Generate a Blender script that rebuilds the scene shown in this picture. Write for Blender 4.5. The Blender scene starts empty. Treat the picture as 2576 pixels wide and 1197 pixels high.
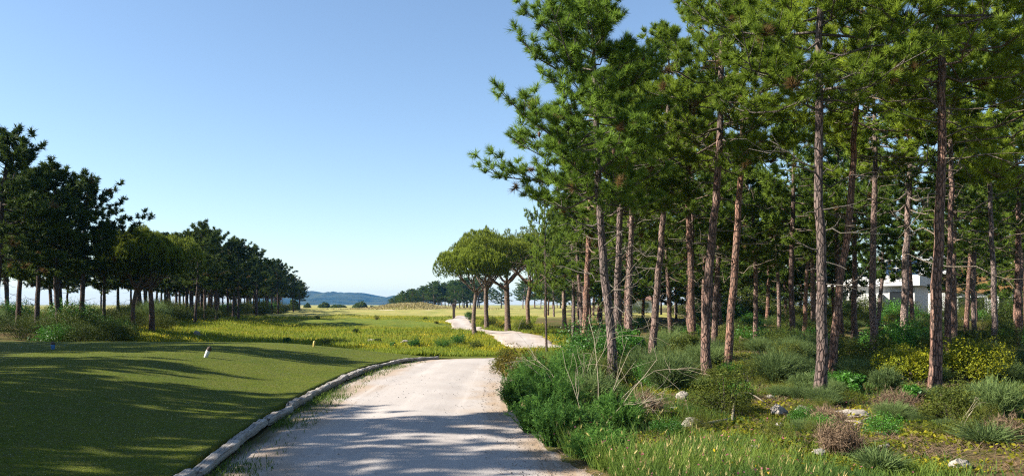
import bpy, math, random
import numpy as np

R_ = math.radians
SC = bpy.context.scene
COL = SC.collection

# ------------------------------------------------------------------ camera
CAMZ = 1.65
cam_d = bpy.data.cameras.new('camera')
cam_d.sensor_width = 36.0
cam_d.lens = 28.0
cam_d.shift_y = 66.5 / 1024.0
cam_d.clip_end = 12000.0
cam = bpy.data.objects.new('camera', cam_d)
COL.objects.link(cam)
cam.location = (0, 0, CAMZ)
cam.rotation_euler = (R_(90), 0, 0)
SC.camera = cam

# ------------------------------------------------------------------ sky and sun
SUN_EL, SUN_AZ = 33.0, -99.0          # azimuth from +Y (view direction), clockwise; -90 is exactly on the left
w = bpy.data.worlds.new('World')
SC.world = w
w.use_nodes = True
nt = w.node_tree
nt.nodes.clear()
out = nt.nodes.new('ShaderNodeOutputWorld')
bg = nt.nodes.new('ShaderNodeBackground')
sky = nt.nodes.new('ShaderNodeTexSky')
sky.sky_type = 'NISHITA'
sky.sun_disc = False
sky.sun_elevation = R_(SUN_EL)
sky.sun_rotation = R_(SUN_AZ)
sky.altitude = 0
sky.air_density = 1.0
sky.dust_density = 0.35
sky.ozone_density = 2.6
bg.inputs['Strength'].default_value = 0.070
nt.links.new(sky.outputs[0], bg.inputs[0])
nt.links.new(bg.outputs[0], out.inputs[0])
sd = bpy.data.lights.new('sun', 'SUN')
sd.energy = 5.0
sd.angle = R_(0.53)
sd.color = (1.0, 0.93, 0.82)
sun = bpy.data.objects.new('sun', sd)
COL.objects.link(sun)
sun.rotation_euler = (R_(90 - SUN_EL), 0, R_(180 - SUN_AZ))
SC.view_settings.view_transform = 'Standard'
SC.view_settings.look = 'None'
SC.view_settings.exposure = 1.55
SC.view_settings.gamma = 1.0
SC.render.engine = 'CYCLES'
cy = SC.cycles
cy.use_denoising = False
try:
    cy.denoiser = 'OPENIMAGEDENOISE'
    cy.denoising_input_passes = 'RGB_ALBEDO_NORMAL'
except Exception:
    pass
cy.pixel_filter_type = 'BLACKMAN_HARRIS'
cy.filter_width = 1.2
cy.max_bounces = 6
cy.diffuse_bounces = 3
cy.glossy_bounces = 2
cy.transmission_bounces = 3
cy.transparent_max_bounces = 12
cy.volume_bounces = 0
cy.use_adaptive_sampling = False
cy.sample_clamp_indirect = 2.5
cy.caustics_reflective = False
cy.caustics_refractive = False

# ------------------------------------------------------------------ helpers
FPX = 28.0 / 36.0 * 1024.0
HZ = 237.5 + 66.5


def smooth(a, b, x):
    t = np.clip((np.asarray(x, float) - a) / (b - a), 0, 1)
    return t * t * (3 - 2 * t)


def vnoise(x, y, seed=0):
    """smooth value noise, vectorised, about -1..1"""
    x = np.asarray(x, float); y = np.asarray(y, float)
    xi = np.floor(x).astype(np.int64); yi = np.floor(y).astype(np.int64)
    fx = x - xi; fy = y - yi
    fx = fx * fx * (3 - 2 * fx); fy = fy * fy * (3 - 2 * fy)

    def h(a, b):
        n = (a * 374761393 + b * 668265263 + seed * 1274126177) & 0xffffffff
        n = ((n ^ (n >> 13)) * 1274126177) & 0xffffffff
        return ((n ^ (n >> 16)) & 0xffff) / 32767.5 - 1.0
    return (h(xi, yi) * (1 - fx) + h(xi + 1, yi) * fx) * (1 - fy) + (h(xi, yi + 1) * (1 - fx) + h(xi + 1, yi + 1) * fx) * fy


def fbm(x, y, seed=0, o=3):
    s = 0; a = 1
    for k in range(o):
        s = s + a * vnoise(np.asarray(x) * 2 ** k, np.asarray(y) * 2 ** k, seed + k)
        a *= .5
    return s


# path edges (plan): the log line on the west, the loose edge on the east
LY = np.array([-10, 0, 7.1, 9.0, 11.8, 14.5, 18.0, 20.3, 22.6, 24.0, 25.5, 28, 31, 35, 40])
LX = np.array([-2.5, -2.7, -2.97, -3.2, -3.45, -3.6, -3.67, -3.6, -3.25, -2.6, -1.6, 0.4, 2.6, 4.6, 5.2])
RY = np.array([-10, 0, 7.6, 8.6, 10.5, 13.5, 18.8, 23, 26, 28, 31, 35, 40])
RX = np.array([1.6, 1.3, 0.85, 0.6, 0.35, 0.15, 0.05, 0.25, 1.2, 2.8, 5.2, 7.4, 8.4])


def xlog(y): return np.interp(y, LY, LX)
def xright(y): return np.interp(y, RY, RX)


def terrain(x, y):
    """height of the land without the tee mound"""
    x = np.asarray(x, float); y = np.asarray(y, float)
    v = np.interp(y, [-20, 24, 27, 32, 38, 45, 52, 60, 72, 90, 120, 170, 300, 600, 5000],
                  [0, 0, -.12, -.55, -.95, -.95, -.75, -.5, -.38, -.08, .02, .05, .3, .2, 0])
    v2 = np.interp(y, [-20, 120, 170, 300, 600, 5000], [0, .02, .05, .3, .2, 0])
    lat = smooth(-30 - .0 * y, -14, x) * (1 - smooth(5, 17, x))
    h = v * lat + v2 * (1 - lat)
    # forward tee pad in the meadow
    px = (x + 13.0) / 9.0; py = (y - 73) / 7.5
    h = h + .42 * (1 - smooth(.55, 1.15, np.sqrt(px ** 2 + py ** 2)))
    # a dip behind it
    px = (x + 17.0) / 10.0; py = (y - 88) / 6
    h = h - .5 * (1 - smooth(.3, 1.1, np.sqrt(px ** 2 + py ** 2)))
    # dune mound with the bunker in its face
    px = (x + 29) / 13.0; py = (y - 225) / 18
    h = h + 1.35 * (1 - smooth(.3, 1.1, np.sqrt(px ** 2 + py ** 2))) * (1 + .3 * vnoise(x * .2, y * .1, 5))
    px = (x + 24) / 40.0; py = (y - 175) / 30
    h = h + .35 * (1 - smooth(.3, 1.1, np.sqrt(px ** 2 + py ** 2)))
    # natural unevenness away from the path
    away = np.clip(smooth(.4, 3.0, x - xright(y)) + smooth(.2, 6, xlog(y) - x) + smooth(32, 45, y), 0, 1)
    h = h + away * (.055 * fbm(x * .55, y * .55, 3) + .10 * vnoise(x * .13, y * .13, 9) * (1 + 1.3 * smooth(35, 50, y) * (1 - smooth(95, 115, y)))) * np.clip(1 + y / 120, 1, 2)
    # bank on the forest side
    h = h + .10 * smooth(.3, 1.6, x - xright(y)) * (1 - smooth(24, 32, y))
    return h


def tee_h(x, y):
    dx = xlog(y) - np.asarray(x, float)
    yy = np.asarray(y, float)
    fade = 1 - smooth(23.5, 30, yy + .12 * np.clip(6 - dx, 0, 6))
    t = .09 + .47 * smooth(.0, 4.8, dx) * (.75 + .25 * smooth(3, 12, yy))
    t = t + .05 * vnoise(np.asarray(x) * .16, yy * .16, 21) * smooth(.5, 4, dx)
    return t * fade + (-.35) * (1 - fade)


def ground_h(x, y):
    """what one stands on"""
    x = np.asarray(x, float); y = np.asarray(y, float)
    h = terrain(x, y)
    on = (xlog(y) - x > .0) & (y < 29) & (x > -30)
    return np.where(on, np.maximum(tee_h(x, y), h - .05), h)


def at(u, v, fn=ground_h):
    """point of the ground seen at (u, v), measured on a 2576 pixel wide copy of the photograph"""
    u = u / 2.515625; v = v / 2.515625
    a = (u - 512) / FPX; b = (HZ - v) / FPX
    d = np.concatenate([np.arange(4, 60, .02), np.arange(60, 800, .2)])
    f = CAMZ + b * d - fn(a * d, d)
    i = np.argmax(f < 0)
    if f[i] >= 0: i = len(d) - 1
    return np.array([a * d[i], d[i], CAMZ + b * d[i]])


def m_per_px(d): return d / FPX / 2.515625


def mesh_data(name, V, F, mat=None, attrs=None, smooth_shade=False):
    me = bpy.data.meshes.new(name)
    V = np.ascontiguousarray(V, dtype=np.float32)
    me.vertices.add(len(V))
    me.vertices.foreach_set('co', V.ravel())
    if not isinstance(F, (list, tuple)): F = [F]
    F = [np.asarray(f, dtype=np.int32) for f in F if len(f)]
    idx = np.concatenate([f.ravel() for f in F])
    tot = np.concatenate([np.full(len(f), f.shape[1], np.int32) for f in F])
    st = np.concatenate([[0], np.cumsum(tot)[:-1]]).astype(np.int32)
    me.loops.add(len(idx)); me.loops.foreach_set('vertex_index', idx)
    me.polygons.add(len(tot)); me.polygons.foreach_set('loop_start', st)
    try: me.polygons.foreach_set('loop_total', tot)
    except Exception: pass
    me.update(calc_edges=True)
    if smooth_shade: me.polygons.foreach_set('use_smooth', np.ones(len(tot), bool))
    else: me.polygons.foreach_set('use_smooth', np.zeros(len(tot), bool))
    for k, a in (attrs or {}).items():
        at_ = me.attributes.new(k, 'FLOAT', 'POINT')
        at_.data.foreach_set('value', np.ascontiguousarray(a, dtype=np.float32))
    if mat is not None: me.materials.append(mat)
    return me


def obj(name, data, parent=None, label=None, cat=None, group=None, kind=None, loc=None):
    o = bpy.data.objects.new(name, data)
    COL.objects.link(o)
    if parent is not None: o.parent = parent
    if loc is not None: o.location = loc
    tag(o, label, cat, group, kind)
    return o


def tag(o, label=None, cat=None, group=None, kind=None):
    if label: o['label'] = label
    if cat: o['category'] = cat
    if group: o['group'] = group
    if kind: o['kind'] = kind
    return o


def thing(name, loc, label, cat, group=None, rz=0.0, s=1.0):
    o = obj(name, None, None, label, cat, group)
    o.location = loc; o.rotation_euler = (0, 0, rz); o.scale = (s, s, s)
    return o


def copy_thing(root, loc, label, group=None, rz=0.0, s=1.0, tilt=(0, 0)):
    r = root.copy(); COL.objects.link(r)
    r.location = loc; r.rotation_euler = (tilt[0], tilt[1], rz)
    r.scale = (s, s, s) if not isinstance(s, tuple) else s
    r['label'] = label
    if group: r['group'] = group
    elif 'group' in r: del r['group']
    for ch in root.children:
        c = ch.copy(); COL.objects.link(c); c.parent = r
    return r


class MB:
    """collects shapes into one mesh"""
    def __init__(s): s.V = []; s.F3 = []; s.F4 = []; s.A = {}; s.n = 0

    def add(s, V, F3=None, F4=None, **attrs):
        V = np.asarray(V, float)
        if F3 is not None and len(F3): s.F3.append(np.asarray(F3) + s.n)
        if F4 is not None and len(F4): s.F4.append(np.asarray(F4) + s.n)
        for k in set(list(attrs) + list(s.A)):
            lst = s.A.setdefault(k, [np.zeros(s.n)] if s.n else [])
            a = attrs.get(k, 0.0)
            lst.append(np.broadcast_to(np.asarray(a, float), (len(V),)))
        s.V.append(V); s.n += len(V)

    def tube(s, P, rad, k=8, cap=True, rng=None, rough=0.0, **attrs):
        P = np.asarray(P, float); rad = np.broadcast_to(np.asarray(rad, float), (len(P),))
        T = np.gradient(P, axis=0); T /= np.linalg.norm(T, axis=1)[:, None] + 1e-9
        ref = np.array([0., 0, 1]) if abs(T[:, 2].mean()) < .8 else np.array([1., 0, 0])
        A = np.cross(T, ref); A /= np.linalg.norm(A, axis=1)[:, None] + 1e-9
        B = np.cross(T, A)
        th = np.arange(k) / k * 2 * np.pi
        rr = rad[:, None] * np.ones((1, k))
        if rng is not None and rough: rr = rr * (1 + rough * rng.uniform(-1, 1, rr.shape))
        V = P[:, None] + (np.cos(th)[None, :, None] * A[:, None] + np.sin(th)[None, :, None] * B[:, None]) * rr[..., None]
        n = len(P)
        i = np.arange(n - 1)[:, None] * k; j = np.arange(k)[None]; j2 = (j + 1) % k
        F = np.stack([i + j, i + j2, i + k + j2, i + k + j], -1).reshape(-1, 4)
        at_ = {q: (np.repeat(np.asarray(a), k) if np.ndim(a) else a) for q, a in attrs.items()}
        if cap:
            V = np.concatenate([V.reshape(-1, 3), P[-1:]])
            e = n * k; jj = np.arange(k)
            F3 = np.stack([(n - 1) * k + jj, (n - 1) * k + (jj + 1) % k, np.full(k, e)], -1)
            at_ = {q: (np.append(a, a[-1]) if np.ndim(a) else a) for q, a in at_.items()}
            s.add(V, F3, F, **at_)
        else:
            s.add(V.reshape(-1, 3), None, F, **at_)

    def box(s, lo, hi, rot=None, **attrs):
        x0, y0, z0 = lo; x1, y1, z1 = hi
        V = np.array([[x0, y0, z0], [x1, y0, z0], [x1, y1, z0], [x0, y1, z0], [x0, y0, z1], [x1, y0, z1], [x1, y1, z1], [x0, y1, z1]], float)
        if rot is not None: V = V @ np.asarray(rot).T
        s.add(V, None, [[0, 3, 2, 1], [4, 5, 6, 7], [0, 1, 5, 4], [1, 2, 6, 5], [2, 3, 7, 6], [3, 0, 4, 7]], **attrs)

    def data(s, name, mat, smooth_shade=False):
        V = np.concatenate(s.V)
        F = []
        if s.F3: F.append(np.concatenate(s.F3))
        if s.F4: F.append(np.concatenate(s.F4))
        return mesh_data(name, V, F, mat, {k: np.concatenate(a) for k, a in s.A.items()}, smooth_shade)


def norm(v): return v / (np.linalg.norm(v, axis=-1, keepdims=True) + 1e-9)


def spline(pts, n):
    pts = np.asarray(pts, float)
    t = np.linspace(0, 1, len(pts)); tt = np.linspace(0, 1, n)
    o = np.stack([np.interp(tt, t, pts[:, k]) for k in range(pts.shape[1])], 1)
    for _ in range(2):
        o[1:-1] = .25 * o[:-2] + .5 * o[1:-1] + .25 * o[2:]
    return o


# ------------------------------------------------------------------ materials
def new_mat(name):
    m = bpy.data.materials.new(name); m.use_nodes = True
    t = m.node_tree; t.nodes.clear()
    o = t.nodes.new('ShaderNodeOutputMaterial')
    return m, t, o


def N(t, kind, **kw):
    n = t.nodes.new(kind)
    for k, v in kw.items():
        if k.startswith('i_'): n.inputs[k[2:].replace('_', ' ')].default_value = v
        else: setattr(n, k, v)
    return n


def L(t, a, b): t.links.new(a, b)


def mixc(t, fac, a, b, blend='MIX'):
    n = t.nodes.new('ShaderNodeMix'); n.data_type = 'RGBA'; n.blend_type = blend
    for s, v in ((n.inputs[0], fac), (n.inputs[6], a), (n.inputs[7], b)):
        if hasattr(v, 'links'): L(t, v, s)
        elif isinstance(v, (int, float)): s.default_value = v
        else: s.default_value = (*v, 1)
    return n.outputs[2]


def ramp(t, fac, stops):
    n = t.nodes.new('ShaderNodeValToRGB'); e = n.color_ramp.elements
    while len(e) < len(stops): e.new(.5)
    for i, (p, c) in enumerate(stops):
        e[i].position = p
        e[i].color = (c, c, c, 1) if isinstance(c, (int, float)) else (*c, 1)
    L(t, fac, n.inputs[0]); return n.outputs[0]


def math_(t, op, a, b=0.0):
    n = t.nodes.new('ShaderNodeMath'); n.operation = op
    for s, v in ((n.inputs[0], a), (n.inputs[1], b)):
        if hasattr(v, 'links'): L(t, v, s)
        else: s.default_value = v
    return n.outputs[0]


def noise(t, vec, scale, detail=4, rough=.6):
    n = N(t, 'ShaderNodeTexNoise'); n.inputs['Scale'].default_value = scale
    n.inputs['Detail'].default_value = detail; n.inputs['Roughness'].default_value = rough
    if vec is not None: L(t, vec, n.inputs['Vector'])
    return n.outputs[0]


def gain(t, c, f): return mixc(t, 1.0, c, (f, f, f), 'MULTIPLY')


def attr(t, name): return N(t, 'ShaderNodeAttribute', attribute_name=name).outputs['Fac']


def bump(t, h, strength, dist):
    b = N(t, 'ShaderNodeBump'); b.inputs['Strength'].default_value = strength; b.inputs['Distance'].default_value = dist
    L(t, h, b.inputs['Height']); return b.outputs[0]


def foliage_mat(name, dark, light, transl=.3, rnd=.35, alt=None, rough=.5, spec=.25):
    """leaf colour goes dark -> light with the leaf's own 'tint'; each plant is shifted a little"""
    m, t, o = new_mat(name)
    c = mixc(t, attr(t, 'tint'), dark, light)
    oi = N(t, 'ShaderNodeObjectInfo')
    if alt is not None:
        c = mixc(t, math_(t, 'MULTIPLY', oi.outputs['Random'], rnd), c, alt)
    if 'needle' in name: c = mixc(t, attr(t, 'dry'), c, (.19, .12, .045))
    hs = N(t, 'ShaderNodeHueSaturation'); L(t, c, hs.inputs['Color'])
    L(t, math_(t, 'ADD', math_(t, 'MULTIPLY', oi.outputs['Random'], .40), .56), hs.inputs['Value'])
    p = N(t, 'ShaderNodeBsdfPrincipled'); L(t, hs.outputs[0], p.inputs['Base Color'])
    p.inputs['Roughness'].default_value = rough; p.inputs['Specular IOR Level'].default_value = spec
    tr = N(t, 'ShaderNodeBsdfTranslucent'); L(t, hs.outputs[0], tr.inputs['Color'])
    mx = N(t, 'ShaderNodeMixShader'); mx.inputs[0].default_value = transl
    L(t, p.outputs[0], mx.inputs[1]); L(t, tr.outputs[0], mx.inputs[2]); L(t, mx.outputs[0], o.inputs[0])
    return m


def simple_mat(name, a, b=None, scale=8, rough=.8, bmp=0, spec=.3, metal=0):
    m, t, o = new_mat(name)
    p = N(t, 'ShaderNodeBsdfPrincipled'); p.inputs['Roughness'].default_value = rough
    p.inputs['Specular IOR Level'].default_value = spec; p.inputs['Metallic'].default_value = metal
    co = N(t, 'ShaderNodeTexCoord').outputs['Object']
    n = noise(t, co, scale, 5)
    L(t, gain(t, mixc(t, ramp(t, n, [(.3, 0.), (.7, 1.)]), a, b or tuple(x * .8 for x in a)), .68), p.inputs['Base Color'])
    if bmp: L(t, bump(t, n, .6, bmp), p.inputs['Normal'])
    L(t, p.outputs[0], o.inputs[0]); return m


def bark_mat(name, plate_a, plate_b, fissure, twig):
    m, t, o = new_mat(name)
    co = N(t, 'ShaderNodeTexCoord').outputs['Object']
    mp = N(t, 'ShaderNodeMapping'); mp.inputs['Scale'].default_value = (21, 21, 6.0); L(t, co, mp.inputs['Vector'])
    wob = N(t, 'ShaderNodeVectorMath', operation='ADD')
    nz = N(t, 'ShaderNodeTexNoise'); nz.inputs['Scale'].default_value = 9; L(t, co, nz.inputs['Vector'])
    sc = N(t, 'ShaderNodeVectorMath', operation='SCALE'); sc.inputs['Scale'].default_value = .7
    L(t, nz.outputs['Color'], sc.inputs[0]); L(t, mp.outputs[0], wob.inputs[0]); L(t, sc.outputs[0], wob.inputs[1])
    vo = N(t, 'ShaderNodeTexVoronoi', feature='DISTANCE_TO_EDGE'); vo.inputs['Scale'].default_value = 1.0
    L(t, wob.outputs[0], vo.inputs['Vector'])
    vc = N(t, 'ShaderNodeTexVoronoi', feature='F1'); L(t, wob.outputs[0], vc.inputs['Vector']); vc.inputs['Scale'].default_value = 1.0
    e = ramp(t, vo.outputs['Distance'], [(.02, 0.), (.16, 1.)])
    fine = noise(t, co, 60, 4)
    cell = N(t, 'ShaderNodeSeparateColor'); L(t, vc.outputs['Color'], cell.inputs[0])
    pc = mixc(t, cell.outputs[0], plate_a, plate_b)
    pc = mixc(t, ramp(t, fine, [(.35, 0.), (.7, .6)]), pc, tuple(min(1, x * 1.6) for x in plate_b))
    c = mixc(t, e, fissure, pc)
    tw = mixc(t, noise(t, co, 25, 3), tuple(x * .6 for x in twig), twig)
    tf = attr(t, 'twig')
    c = mixc(t, tf, c, tw)
    big = noise(t, co, 1.6, 4)
    c = mixc(t, ramp(t, big, [(.4, 0.), (.7, .7)]), c, (.13, .105, .09))
    oi = N(t, 'ShaderNodeObjectInfo'); hs = N(t, 'ShaderNodeHueSaturation'); L(t, c, hs.inputs['Color'])
    L(t, math_(t, 'ADD', math_(t, 'MULTIPLY', oi.outputs['Random'], .42), .52), hs.inputs['Value'])
    L(t, math_(t, 'ADD', math_(t, 'MULTIPLY', math_(t, 'FRACT', math_(t, 'MULTIPLY', oi.outputs['Random'], 7.3)), .5), .65), hs.inputs['Saturation'])
    c = hs.outputs[0]
    p = N(t, 'ShaderNodeBsdfPrincipled'); L(t, c, p.inputs['Base Color'])
    p.inputs['Roughness'].default_value = .85; p.inputs['Specular IOR Level'].default_value = .15
    hh = math_(t, 'ADD', e, math_(t, 'MULTIPLY', fine, .4))
    L(t, bump(t, hh, .9, .02), p.inputs['Normal'])
    L(t, p.outputs[0], o.inputs[0]); return m


M = {}
M['bark'] = bark_mat('pine_bark', (.215, .098, .068), (.29, .185, .14), (.045, .026, .021), (.27, .225, .165))
M['bark_pale'] = bark_mat('stone_pine_bark', (.30, .17, .11), (.42, .30, .22), (.10, .06, .045), (.36, .27, .20))
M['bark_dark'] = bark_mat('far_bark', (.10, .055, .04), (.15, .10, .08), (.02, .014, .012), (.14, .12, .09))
M['needle'] = foliage_mat('pine_needles', (.040, .110, .014), (.33, .46, .048), .44, .6, (.30, .36, .03), .55, .12)
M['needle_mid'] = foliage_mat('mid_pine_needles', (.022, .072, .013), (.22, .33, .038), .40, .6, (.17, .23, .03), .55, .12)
M['needle_cool'] = foliage_mat('cool_pine_needles', (.034, .095, .017), (.26, .41, .055), .42, .4, (.19, .27, .03), .55, .12)
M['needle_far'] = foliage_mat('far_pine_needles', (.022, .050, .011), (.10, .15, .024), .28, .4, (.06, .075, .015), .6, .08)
M['needle_stone'] = foliage_mat('stone_pine_needles', (.016, .046, .008), (.32, .38, .038), .24, .3, (.12, .17, .02), .6, .1)
M['mastic'] = foliage_mat('glossy_green_leaves', (.026, .10, .012), (.09, .26, .022), .3, .3, (.06, .14, .02), .45, .25)
M['dark_leaf'] = foliage_mat('dark_olive_leaves', (.016, .036, .007), (.12, .17, .026), .25, .6, (.12, .13, .025), .6, .1)
M['heath'] = foliage_mat('heath_leaves', (.018, .040, .007), (.17, .205, .028), .25, .4, (.14, .12, .03), .6, .1)
M['broom'] = foliage_mat('grey_green_stems', (.045, .095, .030), (.24, .33, .11), .35, .3, (.17, .21, .06), .6, .1)
M['fennel'] = foliage_mat('feathery_green_leaves', (.034, .125, .026), (.20, .38, .07), .42, .3, (.12, .21, .03), .6, .1)
M['hedge'] = foliage_mat('rusty_green_leaves', (.035, .050, .008), (.25, .20, .03), .25, .3, (.15, .10, .02), .6, .1)
M['golden'] = foliage_mat('golden_leaves', (.045, .10, .010), (.33, .32, .016), .35, .2, (.28, .28, .02), .6, .1)
M['dry'] = foliage_mat('dry_twigs', (.15, .095, .06), (.40, .28, .18), .1, .3, (.25, .18, .10), .8, .1)
M['grass'] = foliage_mat('wild_grass', (.026, .090, .018), (.21, .29, .045), .40, .2, (.1, .12, .03), .6, .1)
M['meadow_blade'] = foliage_mat('meadow_grass_blades', (.17, .24, .022), (.56, .49, .035), .5, .1, (.2, .2, .03), .6, .1)
M['meadow_green'] = foliage_mat('green_meadow_blades', (.09, .16, .018), (.30, .34, .035), .5, .1, (.2, .2, .03), .6, .1)
M['turf_blade'] = foliage_mat('turf_blades', (.09, .15, .008), (.24, .29, .02), .35, .1, (.1, .12, .03), .6, .1)
M['cover'] = foliage_mat('ground_cover_leaves', (.060, .10, .008), (.42, .37, .024), .38, .1, (.1, .12, .03), .6, .1)
M['pink'] = foliage_mat('pink_petals', (.45, .06, .16), (.7, .22, .32), .3, .1, (.6, .1, .2))
M['yellow'] = foliage_mat('yellow_petals', (.7, .45, .01), (.85, .62, .03), .3, .1, (.8, .6, .02))
M['straw'] = foliage_mat('straw_heads', (.34, .27, .07), (.6, .5, .22), .3, .1, (.5, .4, .2))
M['rock'] = simple_mat('limestone', (.50, .44, .36), (.22, .20, .18), 9, .9, .03)
M['cone'] = simple_mat('cone_scales', (.10, .06, .035), (.20, .12, .06), 60, .8, .01)
M['white_paint'] = simple_mat('white_paint', (.80, .80, .78), (.70, .70, .68), 3, .6)
M['yellow_paint'] = simple_mat('yellow_paint', (.72, .55, .16), (.6, .45, .12), 20, .5)
M['blue_paint'] = simple_mat('blue_paint', (.06, .22, .55), (.05, .18, .45), 20, .5)
M['dark_wood'] = simple_mat('dark_wood', (.06, .04, .03), (.11, .08, .06), 20, .8)
M['pale_wood'] = simple_mat('pale_wood', (.42, .33, .2), (.30, .22, .13), 14, .8)
M['clad'] = simple_mat('wood_cladding', (.40, .22, .08), (.28, .14, .05), 3, .7)
M['roof_tile'] = simple_mat('roof_tile', (.30, .17, .12), (.24, .13, .09), 3, .8)
M['glass'] = simple_mat('window_glass', (.02, .025, .03), (.03, .035, .04), 2, .12, 0, .6)
M['panel'] = simple_mat('solar_cells', (.025, .06, .13), (.02, .05, .11), 2, .3, 0, .5)

# ground
def ground_material():
    m, t, o = new_mat('open_ground')
    co = N(t, 'ShaderNodeTexCoord').outputs['Object']
    n1 = noise(t, co, .9, 6, .65); n2 = noise(t, co, 7, 5, .7); n3 = noise(t, co, .12, 4, .6)
    forest = mixc(t, ramp(t, n2, [(.35, 0.), (.68, 1.)]), (.07, .06, .022), (.30, .19, .09))
    forest = mixc(t, ramp(t, n1, [(.42, 0.), (.62, 1.)]), forest, (.10, .12, .022))
    mea = mixc(t, ramp(t, n1, [(.38, 0.), (.62, 1.)]), (.15, .18, .020), (.38, .31, .025))
    mea = mixc(t, ramp(t, n2, [(.45, 0.), (.75, .6)]), mea, (.075, .12, .02))
    fair = mixc(t, ramp(t, n3, [(.4, 0.), (.6, 1.)]), (.29, .30, .075), (.44, .38, .12))
    sand = (.62, .52, .36)
    turf = mixc(t, ramp(t, n1, [(.35, 0.), (.65, 1.)]), (.12, .19, .020), (.18, .22, .03))
    c = mixc(t, attr(t, 'meadow'), forest, mea)
    c = mixc(t, attr(t, 'fairway'), c, fair)
    c = mixc(t, attr(t, 'turf'), c, turf)
    c = mixc(t, attr(t, 'sand'), c, sand)
    c = gain(t, c, 0.66)
    p = N(t, 'ShaderNodeBsdfPrincipled'); L(t, c, p.inputs['Base Color'])
    p.inputs['Roughness'].default_value = .95; p.inputs['Specular IOR Level'].default_value = .1
    L(t, bump(t, math_(t, 'ADD', n2, math_(t, 'MULTIPLY', noise(t, co, 40, 4), .4)), .8, .06), p.inputs['Normal'])
    L(t, p.outputs[0], o.inputs[0]); return m


def turf_material():
    m, t, o = new_mat('mown_turf')
    co = N(t, 'ShaderNodeTexCoord').outputs['Object']
    n1 = noise(t, co, .7, 4); n2 = noise(t, co, 26, 4, .7); n3 = noise(t, co, 4, 4, .65)
    c = mixc(t, ramp(t, n1, [(.3, 0.), (.7, 1.)]), (.125, .175, .008), (.205, .235, .016))
    c = mixc(t, ramp(t, n3, [(.42, 0.), (.7, .75)]), c, (.215, .20, .05))
    c = mixc(t, ramp(t, n2, [(.38, .8), (.6, 0.)]), c, (.045, .07, .012))
    c = gain(t, c, 0.66)
    p = N(t, 'ShaderNodeBsdfPrincipled'); L(t, c, p.inputs['Base Color'])
    p.inputs['Roughness'].default_value = .9; p.inputs['Specular IOR Level'].default_value = .1
    L(t, bump(t, math_(t, 'ADD', n2, noise(t, co, 110, 3)), .9, .02), p.inputs['Normal'])
    L(t, p.outputs[0], o.inputs[0]); return m


def path_material():
    m, t, o = new_mat('pale_gravel')
    co = N(t, 'ShaderNodeTexCoord').outputs['Object']
    fine = noise(t, co, 90, 4, .75); mid = noise(t, co, 14, 5, .7); big = noise(t, co, .8, 4)
    mp = N(t, 'ShaderNodeMapping'); mp.inputs['Scale'].default_value = (5, .16, 1); L(t, co, mp.inputs['Vector'])
    trk = noise(t, mp.outputs[0], 1.0, 4, .6)
    c = mixc(t, ramp(t, big, [(.3, 0.), (.7, 1.)]), (.56, .50, .455), (.64, .585, .54))
    c = mixc(t, attr(t, 'edge'), c, (.52, .385, .265))
    c = mixc(t, ramp(t, trk, [(.48, 0.), (.70, .6)]), c, (.71, .645, .59))
    c = mixc(t, ramp(t, mid, [(.5, 0.), (.8, .28)]), c, (.42, .35, .29))
    c = mixc(t, ramp(t, fine, [(.25, .3), (.42, 0.)]), c, (.38, .32, .27))
    c = mixc(t, ramp(t, fine, [(.6, 0.), (.8, .6)]), c, (.78, .72, .66))
    c = mixc(t, attr(t, 'moss'), c, mixc(t, mid, (.07, .085, .03), (.17, .14, .07)))
    c = gain(t, c, 0.58)
    p = N(t, 'ShaderNodeBsdfPrincipled'); L(t, c, p.inputs['Base Color'])
    p.inputs['Roughness'].default_value = .95; p.inputs['Specular IOR Level'].default_value = .1
    L(t, bump(t, math_(t, 'ADD', fine, math_(t, 'MULTIPLY', mid, 1.5)), .3, .008), p.inputs['Normal'])
    L(t, p.outputs[0], o.inputs[0]); return m


def timber_material():
    m, t, o = new_mat('weathered_timber')
    co = N(t, 'ShaderNodeTexCoord').outputs['Object']
    mp = N(t, 'ShaderNodeMapping'); mp.inputs['Scale'].default_value = (1.2, 26, 26); L(t, co, mp.inputs['Vector'])
    g = noise(t, mp.outputs[0], 1.0, 6, .7); b = noise(t, co, 3.5, 4)
    c = mixc(t, ramp(t, g, [(.3, 0.), (.6, 1.)]), (.11, .10, .09), (.52, .48, .43))
    c = mixc(t, ramp(t, b, [(.45, 0.), (.75, .6)]), c, (.23, .17, .12))
    c = mixc(t, ramp(t, g, [(.36, 1.), (.42, 0.)]), c, (.02, .017, .015))
    c = gain(t, c, 0.78)
    p = N(t, 'ShaderNodeBsdfPrincipled'); L(t, c, p.inputs['Base Color'])
    p.inputs['Roughness'].default_value = .85; p.inputs['Specular IOR Level'].default_value = .2
    L(t, bump(t, g, 1.0, .02), p.inputs['Normal'])
    L(t, p.outputs[0], o.inputs[0]); return m


def hill_material():
    m, t, o = new_mat('hill_scrub')
    co = N(t, 'ShaderNodeTexCoord').outputs['Object']
    n = noise(t, co, .012, 7, .7); n2 = noise(t, co, .004, 4)
    c = mixc(t, ramp(t, n, [(.4, 0.), (.62, 1.)]), (.010, .026, .014), (.085, .10, .045))
    c = mixc(t, ramp(t, n2, [(.5, 0.), (.7, .5)]), c, (.10, .10, .06))
    c = gain(t, c, 0.6)
    p = N(t, 'ShaderNodeBsdfPrincipled'); L(t, c, p.inputs['Base Color']); p.inputs['Roughness'].default_value = 1
    p.inputs['Specular IOR Level'].default_value = 0
    L(t, p.outputs[0], o.inputs[0]); return m


M['ground'] = ground_material(); M['turf'] = turf_material(); M['path'] = path_material()
M['timber'] = timber_material(); M['hill'] = hill_material()


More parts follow.
